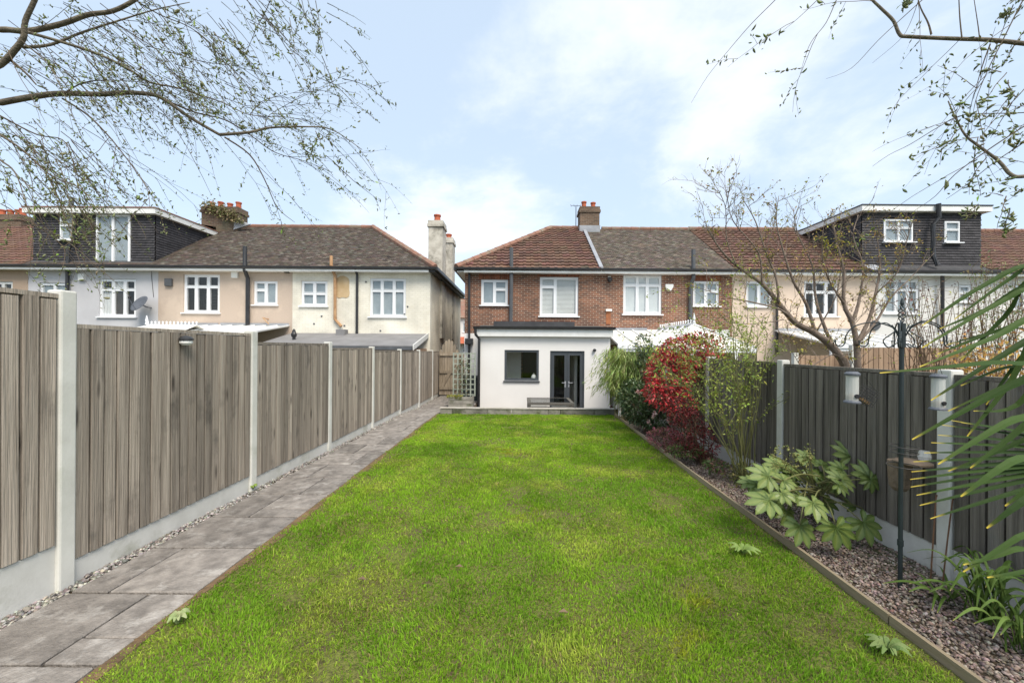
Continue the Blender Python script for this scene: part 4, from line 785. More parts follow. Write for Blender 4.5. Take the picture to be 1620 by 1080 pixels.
n = 700; pos = np.stack([rng.uniform(x0-.14,x1-.35,n),rng.uniform(12.02,12.4,n),rng.uniform(.03,.1,n)],1); dr = rng.normal(size=(n,3)); dr[:,2] = np.abs(dr[:,2])*.8; lf = leaves('creeping_sedum',pos,dr,.05,.025,palette(n,[(.30,.30,.05),(.20,.25,.05),(.38,.34,.09)]),'leaf',None); tag(lf,'yellow green creeping plant spilling over the trellis planter','plant')
n = 420; pos = np.stack([rng.uniform(x0+.1,x0+.5,n),rng.uniform(12.42,12.6,n),rng.uniform(.1,1.2,n)],1); dr = rng.normal(size=(n,3)); clm = thing('climber',(x0+.3,12.45,.03),'thin brownish climbing plant on the trellis','plant'); lf = leaves('foliage',pos,dr,.07,.035,palette(n,[(.14,.12,.06),(.2,.15,.08),(.1,.14,.05)]),'leaf',clm); tag(lf,kind='stuff'); MB().tube([(x0+.3,12.44,.03),(x0+.25,12.53,.4),(x0+.35,12.53,.8),(x0+.28,12.53,1.2)],.008,.003,n=5).build('stem','stem_brown',clm)
wb = thing('garden_bin',(-1.5,13.9,-.25),'dark green lidded bin behind the trellis','bin'); m = MB(); m.prism([(-1.9,13.6,-.25),(-1.4,13.6,-.25),(-1.36,13.6,.52),(-1.94,13.6,.52)],(0,.5,0)); m.build('bin_body','iron_green',wb); bevel(MB().box(-1.97,-1.36,13.55,14.15,.522,.6).build('lid','iron_green',wb),.02)
tb = thing('garden_table',(.75,12,PATIO),'low wicker garden table with glass top on the patio','table')
a0 = P(835,637,11.35).x; a1 = P(908.5,637,11.35).x; zt_ = P(870,637,11.35).z
MB().slab(0,1,0,1,0,.02,[]) if False else None
fr_ = MB(); fr_.box(a0,a1,11.35,11.45,zt_-.07,zt_); fr_.box(a0,a1,12.45,12.55,zt_-.07,zt_); fr_.box(a0,a0+.1,11.453,12.447,zt_-.07,zt_); fr_.box(a1-.1,a1,11.453,12.447,zt_-.07,zt_); fr_.build('frame','wicker',tb)
MB().box(a0+.1,a1-.1,11.45,12.45,zt_-.012,zt_+.004).build('glass_top','glass_dark',tb)
for x in (a0,a1-.09):
    for y in (11.36,12.45): MB().box(x+.01,x+.09,y,y+.08,PATIO,zt_-.071).build('leg','wicker',tb)
for i,(x,lab) in enumerate(((a0+.05,'grey wicker seat tucked under the left half of the glass table'),(a0+.05+(a1-a0-.1)/2+.02,'grey wicker seat tucked under the right half of the glass table'))):
    st_ = thing('wicker_seat',(x+.3,11.6,PATIO),lab,'seat','wicker seats under the table'); ww = (a1-a0-.1)/2-.03
    bevel(MB().box(x,x+ww,11.3,11.36,PATIO+.05,zt_-.1).build('backrest','wicker',st_),.015); bevel(MB().box(x,x+ww,11.365,11.9,PATIO+.1,PATIO+.32).build('seat_base','wicker',st_),.015); bevel(MB().box(x+.03,x+ww-.03,11.37,11.88,PATIO+.322,PATIO+.4).build('cushion','curtain',st_),.02)
# solar lamp on the left fence
q = P(286,537,3.55); q.x = -3.04; sl = thing('fence_light',(q.x,q.y,q.z),'small black solar lamp near the top of the path fence','lamp'); sl_b = MB(); 
MB().lathe((q.x+.03,q.y,q.z-.03),[(.03,-.02),(.05,0),(.048,.02)],12).build('lens','plastic_white',sl); m = MB(); m.lathe((q.x+.03,q.y,q.z-.008),[(.056,0),(.055,.018),(.035,.036),(.006,.044)],12); m.build('hood','plastic_black',sl)
# ------------------------------------------------------------------ vegetation helpers
def poly(pts, Y0, Y1=None):
    n = len(pts); Y1 = Y0 if Y1 is None else Y1
    return [P(p[0],p[1],Y0+(Y1-Y0)*i/max(1,n-1)) for i,p in enumerate(pts)]
def smooth_path(pts, k=4):
    out_ = []; n = len(pts)
    for i in range(n-1):
        p0,p1,p2,p3 = pts[max(i-1,0)],pts[i],pts[i+1],pts[min(i+2,n-1)]
        for j in range(k):
            t = j/k; out_.append(.5*((2*p1)+(p2-p0)*t+(2*p0-5*p1+4*p2-p3)*t*t+(3*p1-p0-3*p2+p3)*t**3))
    out_.append(pts[-1]); return out_
def grow(mb, start, d, ln, r0, segs=6, droop=0.0, wob=.12, rn=random, n=4, r1=None):
    p = Vector(start); d = Vector(d).normalized(); pts = [p.copy()]
    for k in range(segs):
        d = (d+Vector((rn.gauss(0,wob),rn.gauss(0,wob),rn.gauss(0,wob)-droop))).normalized(); p = p+d*(ln/segs); pts.append(p.copy())
    mb.tube(pts,r0,r0*.35 if r1 is None else r1,n=n,cap=False); return pts
def catkins(name, pts, ln, parent, cols, spread=.6, up=.7, rad=.16):
    # slim curved catkins: 4-sided spindles
    pts = np.array(pts); n = len(pts); d = rng.normal(size=(n,3))*spread; d[:,2] += up; d = nrm(d); s1 = nrm(np.cross(d,rng.normal(size=(n,3)))); s2 = np.cross(d,s1); L_ = (ln*np.exp(rng.normal(0,.3,n)))[:,None]; bend = s1*L_*.22
    b = pts; m1 = pts+d*L_*.35-bend*.6; m2 = pts+d*L_*.7-bend*.5; t = pts+d*L_; r = L_*rad
    ring = lambda c,q: [c+s1*q,c+s2*q,c-s1*q*.9,c-s2*q]
    V = np.stack([b]+ring(m1,r)+ring(m2,r*.85)+[t],1).reshape(-1,3); k = np.arange(n)[:,None]*10
    tr_ = [np.array([[0,1+i,1+(i+1)%4]]) for i in range(4)]+[np.array([[9,5+(i+1)%4,5+i]]) for i in range(4)]; qd = [np.array([[1+i,5+i,5+(i+1)%4,1+(i+1)%4]]) for i in range(4)]
    return np_mesh(name,V,[np.concatenate([k+x for x in qd]),np.concatenate([k+x for x in tr_])],np.repeat(palette(n,cols),10,0),'leaf',parent)
# ------------------------------------------------------------------ overhanging willow on the left
def willow(label, trunk_base, limbs, joins, hang, seed, box_, n_free, Yr, catln):
    rn = random.Random(seed); root = thing('willow_tree',trunk_base,label,'tree','overhanging willows')
    tm = MB(); tw = MB(); cat = []; lv = []
    tb_ = Vector(trunk_base); top = tb_+Vector((.1,.1,3.3)); tm.tube(smooth_path([tb_,tb_+Vector((.05,0,1.2)),tb_+Vector((-.05,.05,2.4)),top,top+Vector((.3,.1,2.4))]),.17,.08,n=10)
    paths = []
    for (pts,Y0,Y1,r0,r1,kind) in limbs:
        w = poly(pts,Y0,Y1)
        if kind == 'trunk': w = [top+Vector((0,0,rn.uniform(-.6,.2)))]+w
        w = smooth_path(w,4); (tm if r0 > .012 else tw).tube(w,r0,r1,n=7 if r0 > .012 else 4); paths.append((w,r0,r1))
    def twig(p, d, ln, r, depth=0):
        pts = grow(tw,p,d,ln,r,7,droop=hang*.06,wob=.07,rn=rn,n=3)
        for q,a in zip(pts[2:],range(9)):
            for _ in range(rn.choice((0,1,1))): cat.append(tuple(q+Vector((rn.gauss(0,.012),rn.gauss(0,.012),rn.gauss(0,.012)))))
        for a,b in zip(pts[1:],pts[2:]):
            m = (a+b)/2
            if rn.random() < .45: cat.append(tuple(m))
        if depth < 1:
            for q in pts[2:-1]:
                if rn.random() < .42: twig(q,(Vector(d).normalized()*.8+Vector((rn.gauss(0,.4),rn.gauss(0,.4),rn.gauss(-.1,.35)))),ln*rn.uniform(.25,.5),r*.6,depth+1)
    for (w,r0,r1),(dens,dv) in zip(paths,joins):
        for a,b in zip(w,w[1:]):
            c = (b-a).length*dens
            while rn.random() < c:
                c -= 1; p = a.lerp(b,rn.random()); dd = (b-a).normalized()*.5+Vector(dv)+Vector((rn.gauss(0,.3),rn.gauss(0,.3),rn.gauss(0,.3))); twig(p,dd,rn.uniform(.35,1.05),.003)
    for (x0,y0,x1,y1,n_,dirs) in box_:
        for _ in range(n_):
            px,py = rn.uniform(x0,x1),rn.uniform(y0,y1); Y = rn.uniform(*Yr); p = P(px,py,Y); q = P(px+dirs[0]+rn.gauss(0,25),py+dirs[1]+rn.gauss(0,25),Y+rn.uniform(-.2,.2)); twig(p,q-p,(q-p).length*rn.uniform(.7,1.4),.0042)
    tm.build('trunk','bark',root,smooth=True); tag(tw.build('twigs','twig',root),kind='stuff')
    o = catkins('catkins',cat,catln,root,[(.26,.29,.12),(.19,.22,.09),(.32,.34,.17),(.2,.25,.08)],spread=.75,up=.5); tag(o,kind='stuff')
    n = max(8,len(cat)//40); idx = [cat[rn.randrange(len(cat))] for _ in range(n)]
    o = leaves('crown',idx,rng.normal(size=(n,3)),.055,.018,palette(n,[(.25,.36,.04),(.2,.3,.04)]),'leaf',root); tag(o,kind='stuff')
    return root
z = 2.531; Z = lambda *a: [(x/z,y/z) for x,y in a]
limbsL = [
 (Z((-120,440),(0,412),(150,385),(250,375),(400,378),(500,372),(600,378),(660,400),(760,470),(880,540)),3.9,4.0,.032,.014,'trunk'),
 (Z((880,540),(1000,530),(1080,512),(1220,508),(1330,520),(1450,600)),4.0,4.3,.016,.003,''),
 (Z((-140,150),(0,120),(110,125),(250,95),(350,60),(450,45),(540,0),(640,-70)),3.6,3.7,.028,.015,'trunk'),
 (Z((-160,360),(0,260),(60,200),(95,150),(100,90),(140,0),(170,-90)),3.6,3.5,.027,.016,'trunk'),
 (Z((90,190),(200,180),(330,130),(470,85),(620,40),(760,10)),3.6,3.9,.014,.003,''),
 (Z((110,130),(250,170),(400,220),(520,280),(600,330),(700,350),(800,380),(900,415),(1000,460),(1150,470),(1250,490)),3.6,4.4,.014,.002,''),
 (Z((660,400),(780,450),(900,480),(1000,540),(1100,610),(1220,645),(1330,690)),4.0,4.4,.010,.002,''),
 (Z((900,550),(1000,620),(1060,720),(1110,830),(1180,890)),4.0,4.2,.009,.002,''),
 (Z((250,395),(350,460),(430,540),(480,600),(540,680),(590,760),(600,830)),3.95,3.6,.009,.002,''),
 (Z((-60,430),(30,480),(150,540),(250,560),(290,640),(310,740)),3.9,3.6,.009,.002,''),
 (Z((-100,470),(0,540),(90,600),(200,700),(330,760),(400,860)),3.5,3.2,.010,.002,''),
 (Z((-100,560),(0,640),(60,690),(100,800),(130,900)),3.4,3.1,.009,.002,''),
 (Z((250,378),(340,330),(460,322),(560,330),(690,345)),3.9,4.1,.008,.002,''),
 (Z((40,240),(100,290),(145,340)),3.6,3.6,.012,.005,''),
 (Z((1000,460),(1060,400),(1180,370),(1300,310)),4.3,4.6,.004,.001,''),
 (Z((1060,510),(1080,460),(1180,400),(1220,350)),4.2,4.5,.004,.001,''),
 (Z((540,0),(640,60),(760,110),(860,190),(930,280),(1010,360)),3.7,4.2,.007,.002,''),
 (Z((400,50),(520,130),(640,210),(720,300),(770,400)),3.7,4.0,.006,.002,''),
]
dvR = (.5,.1,-.55)
joinsL = [(4.5,(.45,.1,-.6))]+[(6,(.5,.1,-.2))]+[(4.5,(.5,.1,-.5))]+[(3.5,(.5,.1,-.5))]+[(6.5,dvR)]*2+[(6,(.5,.1,-.25))]+[(5,(.4,.1,-.4))]+[(5.5,(.3,.1,-.6))]*4+[(6,dvR),(3,dvR),(8,(.5,.1,.0)),(8,(.5,.1,.2)),(8,dvR),(8,dvR)]
boxL = [(0,0,180,120,46,(110,80)),(180,-30,420,60,44,(80,75)),(380,-20,520,30,16,(40,45)),(0,180,130,330,50,(85,70)),(150,60,360,140,26,(110,70)),(480,60,560,150,8,(35,40)),(470,180,560,260,10,(40,25))]
willow('budding willow whose arching branches overhang the left fence',(-7.6,4.2,-.1),limbsL,joinsL,1.0,21,boxL,0,(3.3,4.5),.028)
z2 = 3.0; Z3 = lambda *a: [(1080+x/z2,y/z2) for x,y in a]
limbsR = [
 (Z3((1900,240),(1640,210),(1450,190),(1300,185),(1080,175),(1030,165),(1000,100),(940,40),(890,-10),(840,-80)),3.2,3.3,.019,.008,'trunk'),
 (Z3((1900,800),(1640,835),(1560,830),(1500,765),(1400,690),(1340,640),(1290,550),(1260,480)),3.0,3.2,.018,.004,'trunk'),
 (Z3((1700,500),(1620,535),(1340,545),(1220,600),(1080,685),(980,735),(900,790)),3.0,3.3,.005,.0012,''),
 (Z3((1700,560),(1620,600),(1430,725),(1290,830),(1200,930),(1100,1000)),3.0,3.2,.006,.0012,''),
 (Z3((1700,600),(1620,675),(1480,770),(1330,890),(1250,945)),3.1,3.2,.005,.0012,''),
 (Z3((1640,-40),(1600,30),(1520,190),(1450,330),(1390,480),(1370,620)),3.1,3.1,.005,.0015,''),
 (Z3((500,-70),(440,0),(330,110),(230,225),(120,360),(40,490)),3.2,3.2,.004,.001,''),
 (Z3((760,-60),(730,0),(680,110),(610,200),(575,290),(555,365)),3.2,3.2,.004,.001,''),
 (Z3((700,-60),(640,0),(545,90),(470,150)),3.2,3.2,.004,.001,''),
 (Z3((1160,-20),(1060,70),(930,190),(800,325),(680,375)),3.2,3.3,.004,.001,''),
 (Z3((1120,0),(1080,110),(1030,190),(900,300)),3.2,3.3,.003,.001,''),
 (Z3((1180,165),(1165,110),(1130,40),(1110,-30)),3.2,3.2,.007,.003,''),
 (Z3((1325,180),(1315,80),(1310,-30)),3.2,3.2,.005,.003,''),
 (Z3((1410,188),(1400,110),(1380,-20)),3.2,3.2,.004,.002,''),
 (Z3((1460,210),(1430,290),(1400,390),(1380,470)),3.2,3.2,.005,.0015,''),
 (Z3((1700,480),(1620,505),(1500,500),(1420,515)),3.1,3.1,.003,.001,''),
]
joinsR = [(a_*.6,b_) for a_,b_ in [(.3,(-.3,0,-.3)),(4,(-.4,0,.1)),(2.2,(-.4,0,-.2)),(2.2,(-.4,0,-.3)),(2,(-.4,0,-.3)),(3.5,(-.4,0,-.4)),(.9,(-.4,0,-.5)),(1.6,(-.3,0,-.5)),(1.5,(-.4,0,-.4)),(1.2,(-.4,0,-.4)),(1.2,(-.4,0,-.4)),(2,(-.1,0,.4)),(1.6,(-.1,0,.3)),(1.5,(.1,0,.3)),(5,(-.3,0,-.3)),(3,(-.4,0,-.2))]]
boxR = [(1590,-10,1640,40,5,(-30,20)),(1560,110,1640,190,9,(-45,25)),(1430,-20,1450,5,2,(-25,20)),(1540,290,1640,345,6,(-40,12)),(1520,200,1600,250,5,(-50,25))]
willow('budding willow whose thin branches hang in from the upper right',(6.9,3.0,-.1),limbsR,joinsR,.6,5,boxR,0,(2.9,3.4),.036)
# ------------------------------------------------------------------ bare spreading tree behind the right fence
def bare_tree():
    rn = random.Random(9); base = P(1350,600,6.6); base.z = -.15; root = thing('fruit_tree',base,'bare spreading tree with yellow buds leaning from behind the dark fence','tree')
    tm = MB(); tw = MB(); bud = []
    def L_(pts,Y0,Y1,r0,r1):
        w = smooth_path(poly(pts,Y0,Y1),4); (tm if r0 > .011 else tw).tube(w,r0,r1,n=7 if r0 > .011 else 4); return w
    lm = [L_([(1352,640),(1340,585),(1318,550),(1290,527),(1258,510),(1232,480),(1205,448),(1165,420),(1140,395),(1118,360)],6.6,6.2,.075,.008),
     L_([(1356,650),(1357,585),(1355,545),(1348,510),(1335,480),(1335,430),(1325,390),(1318,355)],6.6,6.8,.06,.008),
     L_([(1232,480),(1228,440),(1212,400),(1195,350),(1175,315)],6.3,6.2,.022,.004), L_([(1290,527),(1275,480),(1255,445),(1240,400),(1228,350),(1232,310)],6.5,6.4,.03,.004),
     L_([(1318,550),(1300,505),(1290,470),(1285,420),(1262,370),(1255,330)],6.6,6.9,.03,.004), L_([(1258,510),(1235,490),(1190,478),(1150,470),(1105,455)],6.4,6.1,.02,.003),
     L_([(1355,545),(1375,505),(1385,465),(1392,420),(1388,380)],6.6,6.9,.035,.005), L_([(1355,545),(1385,510),(1410,470),(1440,440),(1478,400)],6.6,6.9,.025,.003),
     L_([(1348,510),(1360,470),(1365,420),(1350,375),(1358,340)],6.7,7.1,.025,.004), L_([(1205,448),(1200,400),(1160,350),(1150,310)],6.2,6.0,.016,.003), L_([(1165,420),(1150,380),(1148,330),(1138,305)],6.2,6.0,.012,.002),
     L_([(1335,480),(1310,440),(1300,395),(1305,345)],6.7,6.5,.018,.003), L_([(1240,505),(1215,510),(1170,512),(1120,505)],6.3,6.0,.008,.002), L_([(1340,585),(1320,560),(1275,582),(1255,560),(1240,540)],6.5,6.2,.010,.003),
     L_([(1290,527),(1322,470),(1330,420)],6.6,6.3,.014,.003), L_([(1385,465),(1420,430),(1432,390),(1440,360)],6.8,6.6,.013,.003)]
    def tw_(p,d,ln,r,dep):
        pts = grow(tw,p,d,ln,r,5,droop=-.04,wob=.14,rn=rn,n=3)
        if rn.random() < .24: bud.append(tuple(pts[-1]))
        for q in pts[1:]:
            if rn.random() < .025: bud.append(tuple(q))
            if dep < 2 and rn.random() < .6: tw_(q,d+Vector((rn.gauss(0,.6),rn.gauss(0,.6),rn.gauss(.15,.4))),ln*rn.uniform(.35,.7),r*.65,dep+1)
    for w in lm:
        for a,b in zip(w[3:],w[4:]):
            for _ in range(rn.choice((0,1,1,2))):
                d = (b-a).normalized()*.4+Vector((rn.gauss(0,.5),rn.gauss(0,.5),rn.gauss(.55,.35))); tw_(a.lerp(b,rn.random()),d,rn.uniform(.15,.5),.006,0)
    tm.build('trunk','bark_grey',root,smooth=True); tag(tw.build('twigs','bark_grey',root),kind='stuff')
    n = len(bud)*3; pos = np.repeat(np.array(bud),3,0)+rng.normal(0,.02,(n,3)); tag(leaves('crown',pos,rng.normal(size=(n,3))+np.array([0,0,.6]),.04*np.exp(rng.normal(0,.3,n)),.026,palette(n,[(.42,.38,.05),(.28,.30,.05),(.45,.30,.10),(.22,.16,.10)]),'leaf',root),kind='stuff')
bare_tree()
# ------------------------------------------------------------------ shrubs
def cloud(cx, cy, Y, rx, ry, rd, n, shell=.55, bias=None):
    c = P(cx,cy,Y); s = Y/F; v = nrm(rng.normal(size=(n,3)))*(shell+(1-shell)*rng.random((n,1)))**.6
    return np.array(c)+v*np.array([rx*s,rd,ry*s]), v
def shrub(name,label,base,clouds,ln,wd,cols,mat,stems,group=None,cat='shrub',smat='stem_brown',droop=.25,up=.3,wts=None,outw=.9):
    root = thing(name,base,label,cat,group); ps,vs = [],[]
    for (cx,cy,Y,rx,ry,rd,n) in clouds: p,v = cloud(cx,cy,Y,rx,ry,rd,n); ps.append(p); vs.append(v)
    p = np.concatenate(ps); v = np.concatenate(vs); k = p[:,2] > gz(base[1])+.03; p,v = p[k],v[k]; n = len(p)
    d = v*outw+rng.normal(0,.6,(n,3))+np.array([0,0,up])
    tag(leaves('foliage',p,d,ln*np.exp(rng.normal(0,.25,n)),wd*np.exp(rng.normal(0,.2,n)),palette(n,cols,wts),mat,root,droop=droop),kind='stuff')
    m = MB(); rn = random.Random(2); B_ = Vector(base)
    for k in range(stems):
        q = Vector(p[rn.randrange(n)]); c0 = B_+Vector((rn.gauss(0,.05),rn.gauss(0,.05),-.02)); mid = c0.lerp(q,.5)+Vector((rn.gauss(0,.06),rn.gauss(0,.06),.12)); m.tube(smooth_path([c0,mid,q],4),.009,.003,n=5)
    m.build('stems',smat,root); return root
# bamboo
def bamboo():
    rn = random.Random(31); base = Vector((2.72,9.55,gz(9.6)-.05)); root = thing('bamboo',base,'arching green bamboo clump beside the white extension','plant'); m = MB(); pos,dr = [],[]
    for k in range(95):
        a = rn.uniform(0,6.28); out_ = rn.uniform(.25,1.0); hgt = rn.uniform(1.2,2.0); c0 = base+Vector((rn.gauss(0,.14),rn.gauss(0,.14),0)); dx_ = math.cos(a)*out_*(.95 if math.cos(a)<0 else .6); dy_ = math.sin(a)*out_*.75
        pts = smooth_path([c0,c0+Vector((dx_*.2,dy_*.2,hgt*.55)),c0+Vector((dx_*.6,dy_*.6,hgt*.9)),c0+Vector((dx_,dy_,hgt*rn.uniform(.55,.85)))],5); m.tube(pts,.006,.002,n=4)
        for q,w in zip(pts[4:],pts[5:]+[pts[-1]]):
            for _ in range(6): pos.append(q+Vector((rn.gauss(0,.07),rn.gauss(0,.07),rn.gauss(0,.06)))); dr.append(Vector((dx_,dy_,-.3)).normalized()+Vector((rn.gauss(0,.55),rn.gauss(0,.55),rn.gauss(-.25,.4))))
    m.build('canes','cane',root); n = len(pos); tag(leaves('foliage',np.array(pos),np.array(dr),.135*np.exp(rng.normal(0,.25,n)),.019,palette(n,[(.34,.42,.11),(.24,.33,.07),(.46,.51,.21),(.15,.22,.05)]),'leaf',root,droop=.4),kind='stuff')
bamboo()
shrub('evergreen_shrub','tall grey green evergreen shrub behind the bamboo against the fence',(2.95,8.9,-.15),[(1030,575,8.9,22,30,.25,900),(1018,545,8.9,12,18,.2,300),(1050,600,8.8,20,30,.25,500)],.075,.03,[(.12,.17,.08),(.08,.12,.05),(.18,.22,.13)],'leaf_gloss',16)
shrub('camellia','low dark green camellia bush with pale pink flowers at the lawn edge',(2.68,8.0,-.13),[(1015,640,8.1,30,32,.3,1500),(1040,655,7.8,26,24,.3,900),(1000,625,8.4,22,26,.25,700)],.075,.036,[(.055,.095,.03),(.035,.065,.02),(.10,.15,.06),(.16,.2,.11)],'leaf_gloss',18)
fl = thing('camellia_flowers',(2.7,7.6,.3),'few pale pink blooms on the dark camellia bush','flower'); rn = random.Random(3)
for (px,py) in ((1036,654),(1034,660),(1026,667),(1057,665),(1010,620),(1029,628)):
    c = P(px,py,7.45); q = np.repeat(np.array([c]),16,0); leaves('bloom',q+rng.normal(0,.012,(16,3)),rng.normal(size=(16,3)),.05,.04,palette(16,[(.75,.45,.42),(.80,.58,.52)]),'petal',fl,droop=0)
shrub('photinia','red-leaved photinia bush against the dark fence',(2.95,6.7,-.12),[(1085,560,6.9,44,30,.32,2300),(1060,590,6.8,38,38,.32,1800),(1050,620,6.7,30,26,.28,900),(1112,560,6.9,34,38,.3,900),(1075,640,6.6,26,20,.25,450)],.075,.026,[(.64,.065,.075),(.52,.04,.05),(.70,.16,.15),(.20,.022,.02),(.14,.09,.05),(.10,.10,.05)],'leaf_gloss',26,up=.55,wts=[.27,.2,.19,.1,.12,.12])
shrub('barberry','dark purple red barberry bush low beneath the photinia',(2.78,5.9,-.12),[(1090,680,5.9,30,34,.25,900),(1112,700,5.7,24,26,.22,500),(1078,650,6.1,24,22,.2,400)],.04,.022,[(.14,.022,.028),(.09,.018,.022),(.22,.04,.04),(.07,.04,.025)],'leaf',20)
shrub('heather','pink flowering heather mound on the gravel bed',(2.62,6.6,-.12),[(1050,692,6.6,28,16,.22,1300),(1072,700,6.3,22,15,.2,800)],.035,.014,[(.42,.16,.20),(.32,.10,.14),(.24,.12,.11),(.12,.12,.05)],'petal',14,cat='plant',up=.8)
shrub('ground_cover','patch of green leafy ground cover below the barberry',(2.8,5.7,-.12),[(1085,712,5.8,30,9,.2,420),(1130,735,5.2,16,8,.12,160)],.05,.025,[(.12,.19,.05),(.08,.13,.035),(.2,.1,.08)],'leaf',6,cat='plant')
def arching():
    rn = random.Random(14); base = Vector((2.86,4.95,gz(5)-.06)); root = thing('arching_shrub',base,'many-stemmed green shrub with arching twigs and fresh leaves before the fence','shrub'); m = MB(); pos,dr = [],[]
    def st(p,d,ln,r,dep):
        pts = grow(m,p,d,ln,r,8,droop=.03 if dep else .0,wob=.06 if dep == 0 else .1,rn=rn,n=4)
        for q in pts[(4 if dep == 0 else 1):]:
            for _ in range(2 if dep else 1): pos.append(q+Vector((rn.gauss(0,.025),rn.gauss(0,.025),rn.gauss(0,.025)))); dr.append(Vector((rn.gauss(0,1),rn.gauss(0,1),rn.gauss(.4,.8))))
            if dep < 2 and rn.random() < (.6 if dep == 0 else .22): st(q,d*.55+Vector((rn.gauss(-.3,.55),rn.gauss(.2,.5),rn.gauss(.12,.35))),ln*rn.uniform(.3,.6),r*.5,dep+1)
    for k in range(24):
        tx = rn.choice((1080,1095,1110,1130,1140,1155,1165,1180,1195,1215,1235)); ty = {1080:600,1095:545,1110:570,1130:520,1140:620,1155:500,1165:560,1180:500,1195:530,1215:560,1235:600}[tx]; q = P(tx+rn.gauss(0,8),ty+rn.gauss(0,14),rn.uniform(4.5,5.6)); p = base+Vector((rn.gauss(0,.06),rn.gauss(0,.06),0)); st(p,(q-p)+Vector((0,0,.35)),(q-p).length*rn.uniform(.85,1.02),.009,0)
    m.build('stems','stem_green',root); n = len(pos); tag(leaves('foliage',np.array(pos),np.array(dr),.042*np.exp(rng.normal(0,.25,n)),.02,palette(n,[(.36,.43,.07),(.28,.36,.06),(.44,.48,.11),(.2,.28,.05)]),'leaf',root),kind='stuff')
    n = 420; p = np.array(base)+rng.normal(0,1,(n,3))*np.array([.12,.14,.10])+np.array([-.02,-.05,.12]); tag(leaves('base_growth',p,rng.normal(size=(n,3))+np.array([0,0,.5]),.05,.02,palette(n,[(.17,.18,.05),(.24,.22,.07),(.1,.12,.04)]),'leaf',root),kind='stuff')
arching()
# bushes behind the right fence
def bush_behind(name,label,cx,cy,Y,rx,ry,n,cols,lnl,ntw,seed,wdl=.025,smat='stem_brown'):
    rn = random.Random(seed); base = P(cx,cy+ry,Y); base.z = -.1; root = thing(name,base,label,'shrub'); m = MB(); pos = []
    for k in range(ntw):
        q = P(cx+rn.uniform(-rx,rx),cy+rn.uniform(-ry,ry*.9),Y+rn.uniform(-.3,.3)); p = base+Vector((rn.gauss(0,.15),rn.gauss(0,.1),0)); mid = p.lerp(q,.55)+Vector((rn.gauss(0,.12),rn.gauss(0,.1),.1)); pts = smooth_path([p,mid,q],6); m.tube(pts,.008,.002,n=4)
        for a in pts[5:]:
            pos += [a+Vector((rn.gauss(0,.05),rn.gauss(0,.05),rn.gauss(0,.05))) for _ in range(max(1,n//(ntw*6)))]
            if rn.random() < .5: grow(m,a,Vector((rn.gauss(0,1),rn.gauss(0,1),rn.gauss(.5,.6))),rn.uniform(.1,.35),.0035,4,wob=.15,rn=rn,n=3)
    m.build('stems',smat,root); pos = np.array(pos); n = len(pos); tag(leaves('foliage',pos,rng.normal(size=(n,3)),lnl*np.exp(rng.normal(0,.3,n)),wdl,palette(n,cols),'leaf',root),kind='stuff')
bush_behind('flowering_bush','bush with clusters of orange yellow blossom behind the palm fronds',1570,620,3.6,85,95,4200,[(.62,.36,.10),(.70,.46,.12),(.55,.42,.16),(.45,.22,.08)],.035,46,3)
bush_behind('bare_bush','twiggy dark red bush with small buds beyond the fence',1480,500,5.6,65,65,520,[(.24,.10,.07),(.16,.08,.06),(.40,.38,.08)],.035,60,4)
bush_behind('bare_bush','pale green leafed twiggy bush in front of the far right house',1580,450,6.2,55,50,900,[(.22,.28,.12),(.30,.34,.15),(.36,.28,.12)],.04,50,6)
rn = random.Random(8); 
# ivy on the chimney
n = 520; t_ = rng.random(n); pos = np.stack([sa+.25+(sb-sa)*t_+rng.normal(0,.12,n),rng.uniform(18.4,18.62,n),szt+.08-.75*t_+rng.normal(0,.14,n)],1); o = leaves('ivy',pos,rng.normal(size=(n,3))+np.array([0,-.6,-.2]),.12,.08,palette(n,[(.22,.22,.09),(.16,.17,.07),(.30,.26,.14),(.26,.20,.12)]),'leaf',None); tag(o,'straggly dry ivy growing on the chimney of the pebbledash house','ivy')
# ------------------------------------------------------------------ fatsia
def fatsia_mesh(col1,col2):
    m = MB(); nl = 8
    for k in range(nl):
        t = -2.25+4.5*k/(nl-1); ln = 1.0-.28*abs(t)/2.25; d = Vector((math.cos(t),math.sin(t),0)); s = Vector((-math.sin(t),math.cos(t),0)); w = .185*ln+.015
        def pt(f,o,h): return d*(f*ln)+s*(o*w)+Vector((0,0,h-.18*(f*ln)**2))
        prof = [(.0,.12),(.34,.72),(.62,1.0),(.82,.72),(1.0,.03)]
        for (f0,w0),(f1,w1) in zip(prof,prof[1:]):
            for sg in (1,-1):
                c0 = tuple(a*(1-f0*.3)+b*f0*.3 for a,b in zip(col2,col1)); m.col = col1
                q = [pt(f0,0,-.012),pt(f0,sg*w0,.02),pt(f1,sg*w1,.02),pt(f1,0,-.012)]; q = q if sg > 0 else q[::-1]; i = len(m.v); m.v += [tuple(x) for x in q]
                cc_ = [col2,col1,col1,col2]; m.c += (cc_ if sg > 0 else cc_[::-1]); m.f.append((i,i+1,i+2,i+3))
    return m
fp = thing('fatsia',(2.78,3.75,gz(3.75)-.06),'big-leaved fatsia plant with pale green hand-shaped leaves on the gravel bed','plant')
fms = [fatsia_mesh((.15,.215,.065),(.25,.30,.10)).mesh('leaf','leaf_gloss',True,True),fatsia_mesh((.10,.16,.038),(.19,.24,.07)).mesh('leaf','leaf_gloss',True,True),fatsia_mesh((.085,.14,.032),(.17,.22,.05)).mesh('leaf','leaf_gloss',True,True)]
hub = P(1295,775,3.7); fz = 1404/260
